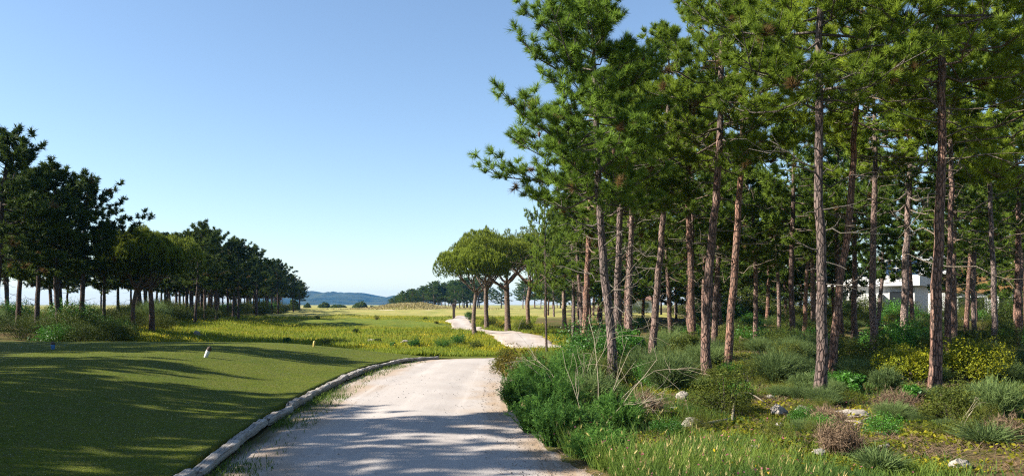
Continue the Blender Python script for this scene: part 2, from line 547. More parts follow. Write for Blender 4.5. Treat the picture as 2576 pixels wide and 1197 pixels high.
# ------------------------------------------------------------------ ground sheets
def Z2(zx, zy):     # pixel of the enlarged middle view -> the 2576 wide picture
    return (1000 + zx / 2.576) / 1.490683, (960 + zy / 2.576) / 1.490683


FAR_ROWS = [(572, 1855, 1930), (585, 1832, 1932), (600, 1800, 1936), (612, 1755, 1946), (625, 1735, 1962), (645, 1785, 1984), (660, 1800, 1998),
            (680, 1778, 2020), (695, 1760, 2050), (702, 1850, 2082), (712, 1990, 2125), (735, 2100, 2400), (750, 2140, 2560), (765, 2180, 2640), (800, 2225, 2700), (825, 2260, 2760),
            (870, 2335, 2860)]
FP = []
for zy, a, b in FAR_ROWS:
    A = at(*Z2(a, zy), terrain); B = at(*Z2(b, zy), terrain)
    FP.append((A[1], A[0], B[0]))
FP = np.array(sorted(FP))


def far_path_mask(x, y, pad=0.0):
    a = np.interp(y, FP[:, 0], FP[:, 1]); b = np.interp(y, FP[:, 0], FP[:, 2])
    return (y > FP[0, 0] - 1) & (y < FP[-1, 0] + 1) & (x > a - pad) & (x < b + pad)


def wood_edge_west(y):      # the near edge of the western wood
    return np.interp(y, [20, 44, 60, 90, 221, 260], [-20, -24, -27, -33, -59, -66])


def build_ground():
    ys = [-15.0]
    while ys[-1] < 4600: ys.append(ys[-1] + max(.28, .0115 * ys[-1]))
    ys = np.array(ys); n = 420
    tt = np.linspace(-1, 1, n); tt = np.sign(tt) * np.abs(tt) ** 1.15
    Wd = 34 + 1.25 * np.maximum(ys, 0)
    X = tt[None] * Wd[:, None]; Y = np.repeat(ys[:, None], n, 1)
    Z = terrain(X, Y)
    # keep the sheet below the path and the tee, whose own sheets lie on it
    dl = X - xlog(Y); dr = xright(Y) - X
    inside = np.minimum(dl, dr) + .10 * fbm(X * 2.3, Y * 2.3, 41)
    Z = Z - np.where(Y < 40, .20 * smooth(.0, .5, inside), 0)
    teem = (xlog(Y) - X > .05) & (Y < 31) & (X > -30)
    Z = np.where(teem, np.minimum(Z, tee_h(X, Y)) - .2, Z)
    Z = np.where(far_path_mask(X, Y), Z - .06, Z)
    west = smooth(-3, 3, X - wood_edge_west(Y)); east = np.interp(Y, [20, 30, 45, 60, 75, 120, 250, 400], [1, 3, 4, 3, 1, 3, 20, 30])
    eastm = 1 - smooth(-2, 2, X - east)
    mead = west * eastm * smooth(26, 32, Y)
    fair = smooth(98, 112, Y + 6 * vnoise(X * .06, Y * .06, 2)) * np.clip(west * eastm + smooth(250, 330, Y) + (1 - smooth(-50, -30, X - wood_edge_west(Y))) , 0, 1)
    # second strip of mown grass seen between the eastern trunks
    fair = np.maximum(fair, smooth(88, 96, Y) * (1 - smooth(140, 170, Y)) * smooth(0, 4, X) * (1 - smooth(40, 60, X)))
    px = (X + 13.0) / 9.0; py = (Y - 73) / 7.5
    turf = (1 - smooth(.75, 1.0, np.sqrt(px ** 2 + py ** 2) + .1 * vnoise(X, Y, 8))) * .8
    px = (X + 24.5) / 7.5; py = (Y - 186) / 9
    q = np.sqrt(px ** 2 + py ** 2) + .15 * vnoise(X * .4, Y * .2, 77)
    sand = 1 - smooth(.8, .95, q)
    px = (X + 100) / 16; py = (Y - 330) / 30
    sand = np.maximum(sand, 1 - smooth(.8, .95, np.sqrt(px ** 2 + py ** 2)))
    dune = 1 - smooth(.6, 1.1, np.sqrt(((X + 29) / 13) ** 2 + ((Y - 225) / 18) ** 2) + .2 * vnoise(X * .3, Y * .2, 3))
    fair = fair * (1 - dune)
    i = np.arange(len(ys) - 1)[:, None] * n; j = np.arange(n - 1)[None]
    F = np.stack([i + j, i + j + 1, i + n + j + 1, i + n + j], -1).reshape(-1, 4)
    V = np.stack([X, Y, Z], -1).reshape(-1, 3)
    me = mesh_data('ground', V, F, M['ground'], dict(meadow=mead.ravel(), fairway=fair.ravel(), turf=turf.ravel(), sand=sand.ravel()), True)
    obj('ground', me, kind='structure')


def sheet(name, X, Y, Z, mat, attrs=None, kind='structure'):
    r, n = X.shape
    i = np.arange(r - 1)[:, None] * n; j = np.arange(n - 1)[None]
    F = np.stack([i + j, i + j + 1, i + n + j + 1, i + n + j], -1).reshape(-1, 4)
    me = mesh_data(name, np.stack([X, Y, Z], -1).reshape(-1, 3), F, mat, {k: a.ravel() for k, a in (attrs or {}).items()}, True)
    return obj(name, me, kind=kind)


def build_sheets():
    # near path
    ys = np.arange(-10, 38, .14); s = np.linspace(-.12, 1.18, 60)
    Y = np.repeat(ys[:, None], len(s), 1)
    a = xlog(Y); b = xright(Y); X = a + (b - a) * s[None]
    Z = terrain(X, Y) * (Y > 22) * np.clip((Y - 22) / 4, 0, 1)
    Z = Z + .012 * fbm(X * 1.3, Y * .8, 61) - .05 * smooth(0, .12, s - .95)[None] * 0
    cr = (s - .5); Z = Z - .05 * (cr ** 2)[None] * 2
    # two shallow wheel ruts
    for c0 in (.34, .72): Z = Z - .012 * np.exp(-((s[None] - c0 + .03 * vnoise(Y * .3, Y * 0, 6)) / .06) ** 2)
    edge = np.clip(smooth(.72, .98, s[None] + .12 * fbm(X * 1.2, Y * 1.2, 66)) + (1 - smooth(.10, .30, s[None] + .08 * fbm(X, Y, 67))) * .8, 0, 1)
    moss = (1 - smooth(.03, .15, s[None] + .06 * fbm(X * 1.1, Y * 1.1, 69) + np.clip(Y - 12, 0, 10) * .006)) * (1 - smooth(19, 24, Y))
    moss = np.maximum(moss, .0 * moss)
    sheet('gravel_path', X, Y, Z, M['path'], dict(edge=edge, moss=moss))
    # far path
    ys = np.linspace(FP[0, 0] - 1, FP[-1, 0], 240); s = np.linspace(0, 1, 22)
    Y = np.repeat(ys[:, None], len(s), 1)
    a = np.interp(Y, FP[:, 0], FP[:, 1]) + .25 * vnoise(Y * .6, Y * 0, 3); b = np.interp(Y, FP[:, 0], FP[:, 2]) + .25 * vnoise(Y * .6, Y * 0, 4)
    X = a + (b - a) * s[None]
    Z = terrain(X, Y) + .05 - .08 * (np.abs(s - .5)[None] > .49)
    sheet('far_gravel_path', X, Y, Z, M['path'], dict(edge=.6 * np.abs(s[None] - .5) * 2 + 0 * X, moss=0 * X))
    # tee
    dx = np.concatenate([[0.0, .001], np.linspace(.12, 8, 54), np.linspace(8.3, 27, 50)]); ys = np.arange(-9, 30.9, .2)
    Y = np.repeat(ys[:, None], len(dx), 1); X = xlog(Y) - .10 - dx[None]
    Z = tee_h(X, Y); Z[:, 0] -= .4
    sheet('tee_turf', X, Y, Z, M['turf'])


def build_hills():
    rng = np.random.default_rng(4)
    zx = [-1600, -900, -300, 100, 270, 450, 620, 690, 760, 870, 1000, 1080, 1180, 1300, 1500, 1900, 2600, 4000]
    zy = [505, 505, 500, 470, 350, 352, 378, 358, 372, 364, 378, 395, 410, 388, 440, 500, 505, 505]
    u, v = Z2(np.array(zx, float), np.array(zy, float))
    D = 3000.0
    px = (u / 2.515625 - 512) / FPX * D; pz = (HZ - v / 2.515625) / FPX * D * 1.12 + CAMZ
    xs = np.linspace(-3000, 2200, 420); ys = np.linspace(2350, 3700, 90)
    X = np.repeat(xs[None], len(ys), 0); Y = np.repeat(ys[:, None], len(xs), 1)
    ridge = np.interp(xs, px, pz)
    prof = np.where(Y < 3000, smooth(2350, 3000, Y) ** .8, 1 - smooth(3000, 3700, Y))
    Z = ridge[None] * prof * (1 + .35 * (1 - np.abs(Y - 3000) / 700) * 0) + 7 * fbm(X * .006, Y * .006, 31, 4) * prof * smooth(0, 1, np.abs(Y - 3000) / 300)
    Z = Z + (2.2 * fbm(X * .02, Y * .02, 35, 4) + 2.5 * np.abs(fbm(X * .008, Y * .012, 36, 3))) * prof - 2 * (1 - prof)
    sheet('hills', X, Y, Z, M['hill'])


build_ground(); build_sheets(); build_hills()

# air: far things fade to blue
mh, th, oh = new_mat('haze_air')
pv = N(th, 'ShaderNodeVolumePrincipled')
pv.inputs['Color'].default_value = (.16, .48, 1.0, 1)
pv.inputs['Density'].default_value = .000095
L(th, pv.outputs[0], oh.inputs['Volume'])
hz = MB(); hz.box((-6200, -300, -8), (6200, 5200, 85))
obj('haze', hz.data('haze', mh), kind='stuff')


# ------------------------------------------------------------------ pines
def needle_tris(P, D, n, ln, wd, spread, rng, tint0=None):
    m = len(P)
    D = norm(D)
    r = rng.normal(size=(m, n, 3)); 
    r -= (r * D[:, None]).sum(-1, keepdims=True) * D[:, None]; r = norm(r)
    th = rng.uniform(.12, spread, (m, n, 1))
    d = D[:, None] * np.cos(th) + r * np.sin(th)
    base = P[:, None] - D[:, None] * rng.uniform(0, .7, (m, n, 1)) * ln
    tip = base + d * ln * rng.uniform(.75, 1.15, (m, n, 1)) * rng.uniform(.65, 1.3, (m, 1, 1))
    sd_ = norm(np.cross(d, rng.normal(size=(m, n, 3)))) * wd * .5
    V = np.stack([base - sd_, base + sd_, tip], 2).reshape(-1, 3)
    F = np.arange(m * n * 3).reshape(-1, 3)
    t0 = rng.uniform(0, .75, (m, 1, 1)) if tint0 is None else np.asarray(tint0).reshape(m, 1, 1)
    T = np.clip(t0 + rng.uniform(-.15, .15, (m, n, 1)) + np.array([-.08, -.08, .22])[None, None], 0, 1).reshape(-1)
    return V, F, T


def gen_pine(seed, H, cb, R, r0, ctrl=None, nbr=46, shoots=7, tufts=4, needles=26, nl=.15, nw=.011, spread=1.15,
             dead=14, sides=12, asym=None, twigs=True, prof_pow=1.0, deadlen=.9, tuft_r=.3):
    """returns (trunk MB, needle V,F,T, cone anchor points). ctrl: trunk line as offsets (dx, dy, z)"""
    rng = np.random.default_rng(seed)
    if ctrl is None:
        a = rng.uniform(0, 6.28); k = rng.uniform(.1, .45)
        ctrl = [(0, 0, -.3), (k * math.cos(a) * .4, k * math.sin(a) * .4, H * .35), (k * math.cos(a) * rng.uniform(-.5, 1), k * math.sin(a), H * .7), (k * math.cos(a + 1), k * math.sin(a + 1), H)]
    T = spline(ctrl, 26)
    T[1:-1, :2] += rng.normal(size=(24, 2)) * .010
    z = T[:, 2]; t01 = np.clip(z / H, 0, 1)
    rad = r0 * (1 - .45 * np.minimum(t01, .75) / .75 - .5 * np.clip((t01 - .75) / .25, 0, 1)); rad *= 1 + .32 * np.exp(-np.maximum(z, 0) / .22)
    mb = MB()
    mb.tube(T, rad, sides, True, rng, .06 if sides > 8 else 0, twig=np.clip((t01 - .55) / .5, 0, .55))

    def tp(zq): return np.array([np.interp(zq, z, T[:, 0]), np.interp(zq, z, T[:, 1]), zq])
    P = []; D = []; TI = []; DR = []; cones = []
    ga = rng.uniform(0, 6.28)
    for i in range(nbr):
        t = (i + rng.uniform(-.3, .3)) / nbr; t = min(max(t, 0), 1)
        zb = cb + (H - cb) * t ** .9 * .97
        ga += 2.4 + rng.uniform(-.5, .5)
        pr = (.50 + .50 * math.sin(math.pi * min(1, .18 + t * .85)) ** prof_pow) * math.sqrt(max(.02, 1 - (t * .93) ** 2.4)) * (1.12 - .22 * t)
        Lb = R * pr * rng.uniform(.55, 1.12)
        if asym is not None: Lb *= 1 + asym[1] * math.cos(ga - asym[0])
        el = R_(-9 + 55 * t ** 1.4) + rng.uniform(-.2, .25)
        hd = np.array([math.cos(ga), math.sin(ga), 0]); b0 = tp(zb)
        side = np.array([-hd[1], hd[0], 0]) * rng.uniform(-.25, .25)
        u = np.linspace(0, 1, 6)[:, None]
        cur = b0 + (hd * math.cos(el) + np.array([0, 0, math.sin(el)])) * Lb * u + side * Lb * u ** 2 + np.array([0, 0, 1]) * (.17 * Lb * u ** 2.2 - .10 * Lb * np.sin(u * math.pi) * (1 - t))
        cur[1:] += rng.normal(size=(5, 3)) * .03 * Lb
        br = max(.012, r0 * .26 * (Lb / R) ** .8)
        mb.tube(cur, np.linspace(br, .006, 6), 5 if twigs else 4, False, twig=np.linspace(.55, 1, 6))
        dirs = norm(np.gradient(cur, axis=0))
        ns = max(3, int(shoots * (Lb / R + .25)))
        for k in range(ns):
            uu = .28 + .72 * (k + rng.uniform(0, .9)) / ns if k < ns - 1 else 1.0
            q = min(uu * 5, 4.999); a = int(q); f = q - a
            p0 = cur[a] * (1 - f) + cur[a + 1] * f; dd = dirs[a] * (1 - f) + dirs[a + 1] * f
            if uu < 1:
                ax = norm(np.cross(dd, np.array([0, 0, 1.])) + 1e-6); s = 1 if k % 2 else -1
                sdir = norm(dd * .75 + ax * s * rng.uniform(.5, 1.0) + np.array([0, 0, rng.uniform(.0, .5)]))
                sl = Lb * rng.uniform(.20, .40) * (1.15 - .5 * uu)
            else:
                sdir = dd; sl = .14 * Lb
            w_ = np.linspace(0, 1, 3)[:, None]
            sc_ = p0 + sdir * sl * w_ + np.array([0, 0, .25 * sl]) * w_ ** 2
            if twigs: mb.tube(sc_, np.linspace(.010, .005, 3), 3, False, twig=1.0)
            for w2 in ((1.0, .55, .15) if sl > .35 * R else (1.0, .45)):
                pp = p0 + sdir * sl * w2 + np.array([0, 0, .25 * sl * w2 * w2])
                pp = pp + rng.normal(size=3) * .25 * tuft_r * (w2 < 1)
                tb = rng.uniform(.12, .92); dr = float(rng.random() < (.006 + .028 * (1 - t) ** 2))
                for h in range(tufts):
                    off = rng.normal(size=3); off[2] = off[2] * .8 + .35; off /= np.linalg.norm(off) + 1e-6
                    P.append(pp + off * tuft_r * rng.uniform(.15, .55)); D.append(off + sdir * .45 + np.array([0, 0, .25])); TI.append(tb + rng.uniform(-.12, .12)); DR.append(dr)
                if rng.random() < .03: cones.append(pp - np.array([0, 0, tuft_r * .7]))
    # dead, bare branches below the crown
    for i in range(dead):
        zb = rng.uniform(max(.9, cb * .38), cb * 1.08) if rng.random() < .85 else rng.uniform(cb, cb + (H - cb) * .3)
        ga += 2.4 + rng.uniform(-.6, .6); b0 = tp(zb)
        Lb = deadlen * rng.uniform(.2, 1.0) ** 1.5 * (.4 + .8 * zb / cb)
        el = rng.uniform(-.25, .55)
        hd = np.array([math.cos(ga) * math.cos(el), math.sin(ga) * math.cos(el), math.sin(el)])
        u = np.linspace(0, 1, 5)[:, None]
        cur = b0 + hd * Lb * u + np.array([0, 0, 1]) * Lb * (rng.uniform(-.3, .35) * u ** 2)
        cur[1:] += rng.normal(size=(4, 3)) * .05 * Lb
        mb.tube(cur, np.linspace(.016, .005, 5), 4, False, twig=1.0)
        if Lb > .5 and twigs:
            for _ in range(3):
                q = rng.integers(2, 5); dd = norm(hd + rng.normal(size=3) * .7)
                mb.tube(cur[q] + dd * np.linspace(0, Lb * rng.uniform(.15, .4), 3)[:, None] , np.linspace(.008, .004, 3), 3, False, twig=1.0)
    P = np.array(P); D = np.array(D)
    V, F, Tn = needle_tris(P, D, needles, nl, nw, spread, rng, np.clip(TI, 0, 1))
    return mb, (V, F, Tn, np.repeat(np.array(DR), needles * 3)), cones


def make_pine(loc, label, group, seed, H, cb, R, r0, mat='needle', bark='bark', name='pine_tree', rz=0, cones=0, **kw):
    mb, (V, F, T, DR), cn = gen_pine(seed, H, cb, R, r0, **kw)
    root = thing(name, loc, label, 'pine tree', group, rz)
    obj('trunk', mb.data('pine_trunk', M[bark], True), root)
    obj('crown', mesh_data('pine_crown', V, F, M[mat], dict(tint=T, dry=DR)), root)
    if cones:
        for p in cn[:cones]:
            c = MB(); k = np.array([0, .3, .7, 1.0]); 
            c.tube(np.stack([0 * k, 0 * k, .055 - .11 * k], 1), [.018, .034, .026, .006], 6, True)
            obj('pine_cone', c.data('pine_cone', M['cone'], True), root, loc=p)
    return root


def gen_stone_pine(seed, H, R, thick, r0, fork, needles=11, ntuft=8000, ctrl=None, nl=.15, nw=.026):
    rng = np.random.default_rng(seed)
    mb = MB()
    if ctrl is None: ctrl = [(0, 0, -.3), (rng.uniform(-.15, .15), rng.uniform(-.1, .1), fork * .5), (rng.uniform(-.2, .2), 0, fork)]
    T = spline(ctrl, 14); z = T[:, 2]
    mb.tube(T, r0 * (1 - .25 * np.clip(z / fork, 0, 1)) * (1 + .25 * np.exp(-np.maximum(z, 0) / .25)), 12, True, rng, .05, twig=0.0)
    top = T[-1]; zc = H - thick
    P = []; D = []
    nl_ = 7
    for i in range(nl_):
        a = i / nl_ * 6.283 + rng.uniform(-.3, .3); rr = R * rng.uniform(.35, .75)
        e = np.array([top[0] + rr * math.cos(a), top[1] + rr * math.sin(a), zc + thick * rng.uniform(.15, .5)])
        s0 = top + np.array([0, 0, -rng.uniform(0, fork * .18)])
        u = np.linspace(0, 1, 7)[:, None]
        cur = s0 * (1 - u) + e * u + np.array([0, 0, -1]) * np.sin(u * math.pi) * .25 * rng.uniform(.2, 1) + rng.normal(size=(7, 3)) * .05 * (u > 0) * (u < 1)
        mb.tube(cur, np.linspace(r0 * .5, r0 * .15, 7), 7, False, twig=.25)
        for k in range(9):
            a2 = a + rng.uniform(-1, 1) * .7; r2 = R * rng.uniform(.4, 1.0)
            e2 = np.array([top[0] + r2 * math.cos(a2), top[1] + r2 * math.sin(a2), zc + thick * (.1 + .75 * math.sqrt(max(0, 1 - (r2 / R) ** 2)))])
            q = rng.integers(3, 7); u2 = np.linspace(0, 1, 4)[:, None]
            mb.tube(cur[q] * (1 - u2) + e2 * u2 + np.array([0, 0, -.15]) * np.sin(u2 * math.pi), np.linspace(r0 * .14, .008, 4), 4, False, twig=.7)
    n = ntuft
    rad = np.sqrt(rng.uniform(0, 1, n)); a = rng.uniform(0, 6.283, n)
    lump = 1 + .10 * np.sin(a * 3 + seed) + .07 * np.sin(a * 5 + 2 * seed) + .05 * np.sin(a * 11 + seed)
    dome = np.sqrt(np.clip(1 - rad ** 2, 0, 1)) ** .62
    x = top[0] + R * lump * rad * np.cos(a); y = top[1] + R * lump * rad * np.sin(a)
    bumps = .32 * thick * fbm(x * .8, y * .8, seed, 3)
    up = zc + thick * (.18 + .82 * dome) + bumps * dome
    lowz = zc + thick * (-.02 + .20 * dome)
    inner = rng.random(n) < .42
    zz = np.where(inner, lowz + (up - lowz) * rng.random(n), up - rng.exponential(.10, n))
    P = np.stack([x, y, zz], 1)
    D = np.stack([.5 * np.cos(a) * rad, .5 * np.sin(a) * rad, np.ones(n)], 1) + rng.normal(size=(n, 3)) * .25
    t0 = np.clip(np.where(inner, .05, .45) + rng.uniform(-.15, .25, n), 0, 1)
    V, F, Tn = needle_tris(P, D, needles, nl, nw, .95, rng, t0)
    # pale candles on the outer shoots
    m_ = (~inner) & (rng.random(n) < .55)
    Pc = P[m_]; V2, F2, T2 = needle_tris(Pc + np.array([0, 0, .10]), np.array([[0, 0, 1.]]) + rng.normal(size=(len(Pc), 3)) * .12, 2, .17, .03, .12, rng, np.ones(len(Pc)))
    return mb, (np.concatenate([V, V2]), np.concatenate([F, F2 + len(V)]), np.concatenate([Tn, T2]))


def make_stone_pine(loc, label, seed, group=None, bark='bark_pale', mat='needle_stone', rz=0, **kw):
    mb, (V, F, T) = gen_stone_pine(seed, **kw)
    root = thing('stone_pine', loc, label, 'umbrella pine', group, rz)
    obj('trunk', mb.data('stone_pine_trunk', M[bark], True), root)
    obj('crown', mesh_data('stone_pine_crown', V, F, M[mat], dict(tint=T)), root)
    return root


def gpos(x, y): return (float(x), float(y), float(ground_h(x, y)))


TREES = []          # (x, y) of every tree standing


def near_pine(line, label, seed, wpx, H, cb, R, depth=None, group='tall pines at the east side of the path', **kw):
    """line: trunk points seen in the picture, bottom first"""
    p = at(*line[0]) if depth is None else None
    d = p[1] if depth is None else depth
    x0 = (line[0][0] / 2.515625 - 512) / FPX * d
    z0 = float(ground_h(x0, d))
    ctrl = [(0, 0, -.3)]
    for (u, v) in line[1:]:
        x = (u / 2.515625 - 512) / FPX * d; z = CAMZ + (HZ - v / 2.515625) / FPX * d
        ctrl.append((x - x0, 0, z - z0))
    rg = np.random.default_rng(seed)
    lx, _, lz = ctrl[-1]
    if lz < H: ctrl.append((lx + rg.uniform(-.15, .15), rg.uniform(-.2, .2), H))
    pz = np.array([c[2] for c in ctrl]); px = np.array([c[0] for c in ctrl]); py = np.array([c[1] for c in ctrl])
    zz = np.linspace(-.3, H, 12)
    ctrl = list(zip(np.interp(zz, pz, px), np.interp(zz, pz, py) + .05 * np.sin(zz * .9 + seed), zz))
    r0 = wpx * m_per_px(d) * .5
    TREES.append((x0, d))
    return make_pine((x0, d, z0), label, group, seed, H, cb, R, r0, ctrl=ctrl, **kw)


NEAR = dict(nbr=46, shoots=8, tufts=6, needles=30, nl=.140, nw=.0115, tuft_r=.20, dead=26, deadlen=1.3)
near_pine([(1530, 965), (1545, 900), (1520, 700), (1507, 480), (1500, 300)], 'big-crowned leaning pine behind the bare pale twigs, branches reaching out over the sky', 11, 25, 7.5, 3.6, 1.72, mat='needle_cool', asym=(math.pi, .30), cones=24, **{**NEAR, 'nbr': 68})
near_pine([(1552, 905), (1555, 700), (1562, 480), (1572, 380)], 'straight pine trunk standing close behind the trunk with the bare twigs', 12, 21, 7.8, 3.9, 1.6, depth=20.5, **NEAR)
near_pine([(1580, 860), (1584, 700), (1589, 480), (1594, 380)], 'slim pale straight pine trunk behind the bright green round bush', 13, 17, 8.9, 4.3, 1.7, depth=24.0, **{**NEAR, 'needles': 22, 'nw': .020})
near_pine([(1780, 948), (1774, 760), (1792, 600), (1805, 430), (1812, 300)], 'reddish pine trunk with a slight bow rising behind the dark heath bush', 14, 25, 8.9, 4.6, 2.05, **NEAR)
near_pine([(1828, 928), (1845, 700), (1860, 480), (1869, 360)], 'pine trunk tilting eastward beside the bowed reddish trunk', 15, 21, 9.0, 4.8, 2.0, asym=(0, .1), **NEAR)
near_pine([(2062, 1003), (2066, 700), (2060, 400), (2062, 280)], 'thick straight reddish pine trunk rising from the rocks, bark in large plates', 16, 29, 8.4, 4.8, 1.95, **NEAR)
near_pine([(2086, 950), (2105, 780), (2132, 600), (2150, 420)], 'pine trunk leaning outward right behind the thick straight reddish one', 17, 21, 8.9, 5.0, 1.9, **NEAR)
near_pine([(2198, 880), (2196, 700), (2201, 420)], 'dark shaded pine trunk in front of the low white villa', 18, 19, 9.2, 5.6, 1.8, depth=24.5, **{**NEAR, 'needles': 22, 'nw': .020})
near_pine([(2352, 990), (2360, 700), (2369, 400), (2366, 200)], 'tall sunlit pine with long side branches growing beside the golden bush', 19, 29, 8.7, 5.2, 2.05, **{**NEAR, 'dead': 30, 'deadlen': 2.0})
near_pine([(2384, 900), (2388, 700), (2392, 400)], 'slender pine trunk half hidden behind the tall sunlit one by the golden bush', 20, 16, 9.0, 5.8, 1.6, depth=21.0, **{**NEAR, 'needles': 22, 'nw': .020})
near_pine([(1640, 885), (1655, 700), (1673, 480), (1678, 400)], 'pine trunk tilting away from the path just east of the bright green round bush', 21, 19, 9.2, 4.2, 1.9, depth=22.5, **{**NEAR, 'needles': 22, 'nw': .020})
near_pine([(2503, 880), (2497, 700), (2490, 400)], 'black shaded pine trunk standing among dark shrubs beyond the golden bush', 22, 15, 9.3, 5.4, 1.8, depth=25.0, **{**NEAR, 'needles': 22, 'nw': .020})
near_pine([(2625, 930), (2600, 600), (2590, 300)], 'pine at the picture edge whose branches hang in from outside', 23, 24, 8.6, 4.0, 2.0, depth=15.5, **NEAR)

# medium distance: a few kinds, then copies
MID = dict(nbr=44, shoots=7, tufts=6, needles=12, nl=.19, nw=.030, dead=22, sides=8, deadlen=1.1, tuft_r=.22)
mid_protos = []
for k in range(5):
    rgk = random.Random(50 + k)
    mid_protos.append(dict(seed=200 + k, H=8.6 + .5 * rgk.random(), cb=3.9 + .9 * rgk.random(), R=2.0 + .5 * rgk.random(), r0=.12 + .03 * rgk.random()))
MIDROOT = [None] * 5
FAR = dict(nbr=46, shoots=7, tufts=6, needles=9, nl=.25, nw=.060, dead=9, sides=6, deadlen=1.1, twigs=False, tuft_r=.30)
FARROOT = [None] * 6
far_protos = []
for k in range(6):
    rgk = random.Random(70 + k)
    far_protos.append(dict(seed=300 + k, H=9.0 + .6 * rgk.random(), cb=3.3 + .7 * rgk.random(), R=2.6 + .6 * rgk.random(), r0=.15 + .03 * rgk.random()))
BACKROOT = [None] * 4
back_protos = [dict(seed=340 + k, H=9.0 + .3 * k, cb=2.0 + .5 * k, R=2.5 + .15 * k, r0=.14) for k in range(4)]


def place(kind, k, x, y, label, group, s=1.0, rz=None, rnd=random.Random(5)):
    rz = rnd.uniform(0, 6.28) if rz is None else rz
    tilt = (rnd.gauss(0, .03), rnd.gauss(0, .03))
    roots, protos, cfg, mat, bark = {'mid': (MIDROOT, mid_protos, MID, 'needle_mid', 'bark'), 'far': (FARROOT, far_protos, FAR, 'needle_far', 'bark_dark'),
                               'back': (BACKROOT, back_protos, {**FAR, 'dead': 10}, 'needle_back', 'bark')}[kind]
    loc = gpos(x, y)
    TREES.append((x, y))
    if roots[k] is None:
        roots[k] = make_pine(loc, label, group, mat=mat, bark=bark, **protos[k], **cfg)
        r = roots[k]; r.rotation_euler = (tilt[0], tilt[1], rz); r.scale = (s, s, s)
        return r
    return copy_thing(roots[k], loc, label, group, rz, s, tilt)


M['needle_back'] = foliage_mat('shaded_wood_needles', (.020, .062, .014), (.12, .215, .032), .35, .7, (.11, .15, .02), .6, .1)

# named middle trees on the east side: (u, v of the base, label)
MIDLIST = [
    (1440, 800, 45, 0, 'first of the two slim straight trunks beside the umbrella pines'), (1465, 806, 43, 1, 'second of the two slim straight trunks beside the umbrella pines, paler'),
    (1375, 838, 36, 2, 'thin lone pine with a small ragged crown standing where the far path enters the wood'),
    (1745, 868, 28, 3, 'dark narrow trunk a step before the bowed reddish pine'), (1900, 850, 35, 4, 'slim dark trunk beside the little wooden rail'),
    (1735, 840, 33, 2, 'shaded slim trunk next to the dark narrow one'), (1796, 830, 34, 1, 'pale trunk behind the bowed reddish pine'),
    (2024, 815, 42, 0, 'thin trunk just west of the thick straight reddish pine'), (2047, 812, 43, 1, 'thin trunk hidden beside the thick straight reddish pine'),
    (2148, 830, 36, 3, 'crooked shaded trunk before the white villa roof'), (2118, 835, 33, 4, 'very thin tilted trunk west of the white villa'),
    (2297, 810, 42, 2, 'slim leaning trunk standing before the white villa wall'), (2430, 815, 39, 1, 'trunk with many bare snags before the wood-clad house'),
    (2452, 825, 36, 0, 'second trunk before the wood-clad house'), (2563, 815, 30, 3, 'reddish trunk at the edge of the picture before the white roof'),
    (2400, 850, 30, 4, 'forked dark trunk behind the slender pine'), (1690, 850, 36, 2, 'slim trunk east of the tilting pine behind the green bush'),
]
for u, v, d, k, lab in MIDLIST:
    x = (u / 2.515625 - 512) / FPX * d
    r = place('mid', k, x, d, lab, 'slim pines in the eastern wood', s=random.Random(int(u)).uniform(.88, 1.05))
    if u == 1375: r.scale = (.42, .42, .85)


def free(x, y, r):
    return all((x - a) ** 2 + (y - b) ** 2 > r * r for a, b in TREES)


rf = random.Random(77)
cnt = 0; tries = 0
while cnt < 104 and tries < 6000:          # filling of the eastern wood
    tries += 1
    d = 26 + 95 * rf.random() ** .85; u = rf.uniform(1330, 2760)
    if u < 1460 and d < 88: continue
    if u < 1700 and (d < 60 and d > 30) and rf.random() < .5: continue
    if 88 < d < 104 and u < 1750: continue
    if 2120 < u < 2400 and 30 < d < 84 and rf.random() < .93: continue
    x = (u / 2.515625 - 512) / FPX * d
    if 70 < d < 102 and 22 < x < 66: continue
    if d < 36 and rf.random() < .4: continue
    if not free(x, d, 2.3): continue
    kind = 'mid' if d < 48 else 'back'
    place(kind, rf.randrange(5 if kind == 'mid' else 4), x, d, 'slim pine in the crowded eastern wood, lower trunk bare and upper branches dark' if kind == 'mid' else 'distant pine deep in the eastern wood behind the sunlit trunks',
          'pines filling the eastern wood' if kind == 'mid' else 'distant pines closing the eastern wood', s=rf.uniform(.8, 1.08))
    cnt += 1

# western wood: named front trees then the rows behind them
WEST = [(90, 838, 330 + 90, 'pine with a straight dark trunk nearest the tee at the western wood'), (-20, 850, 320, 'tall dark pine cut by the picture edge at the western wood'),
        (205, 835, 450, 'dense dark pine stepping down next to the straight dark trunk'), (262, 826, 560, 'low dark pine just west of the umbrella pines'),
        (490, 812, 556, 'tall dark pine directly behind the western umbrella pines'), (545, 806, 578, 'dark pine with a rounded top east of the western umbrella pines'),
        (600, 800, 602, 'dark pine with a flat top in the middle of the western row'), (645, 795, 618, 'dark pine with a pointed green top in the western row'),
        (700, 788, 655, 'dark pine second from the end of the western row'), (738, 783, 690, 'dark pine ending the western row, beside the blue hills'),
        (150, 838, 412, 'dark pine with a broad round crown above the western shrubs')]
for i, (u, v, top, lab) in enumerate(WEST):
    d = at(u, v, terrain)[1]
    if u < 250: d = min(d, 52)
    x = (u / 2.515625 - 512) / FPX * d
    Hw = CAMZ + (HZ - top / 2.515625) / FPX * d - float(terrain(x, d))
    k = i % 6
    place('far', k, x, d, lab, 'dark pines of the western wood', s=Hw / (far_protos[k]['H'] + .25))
rw = random.Random(31)
cnt = 0; tries = 0
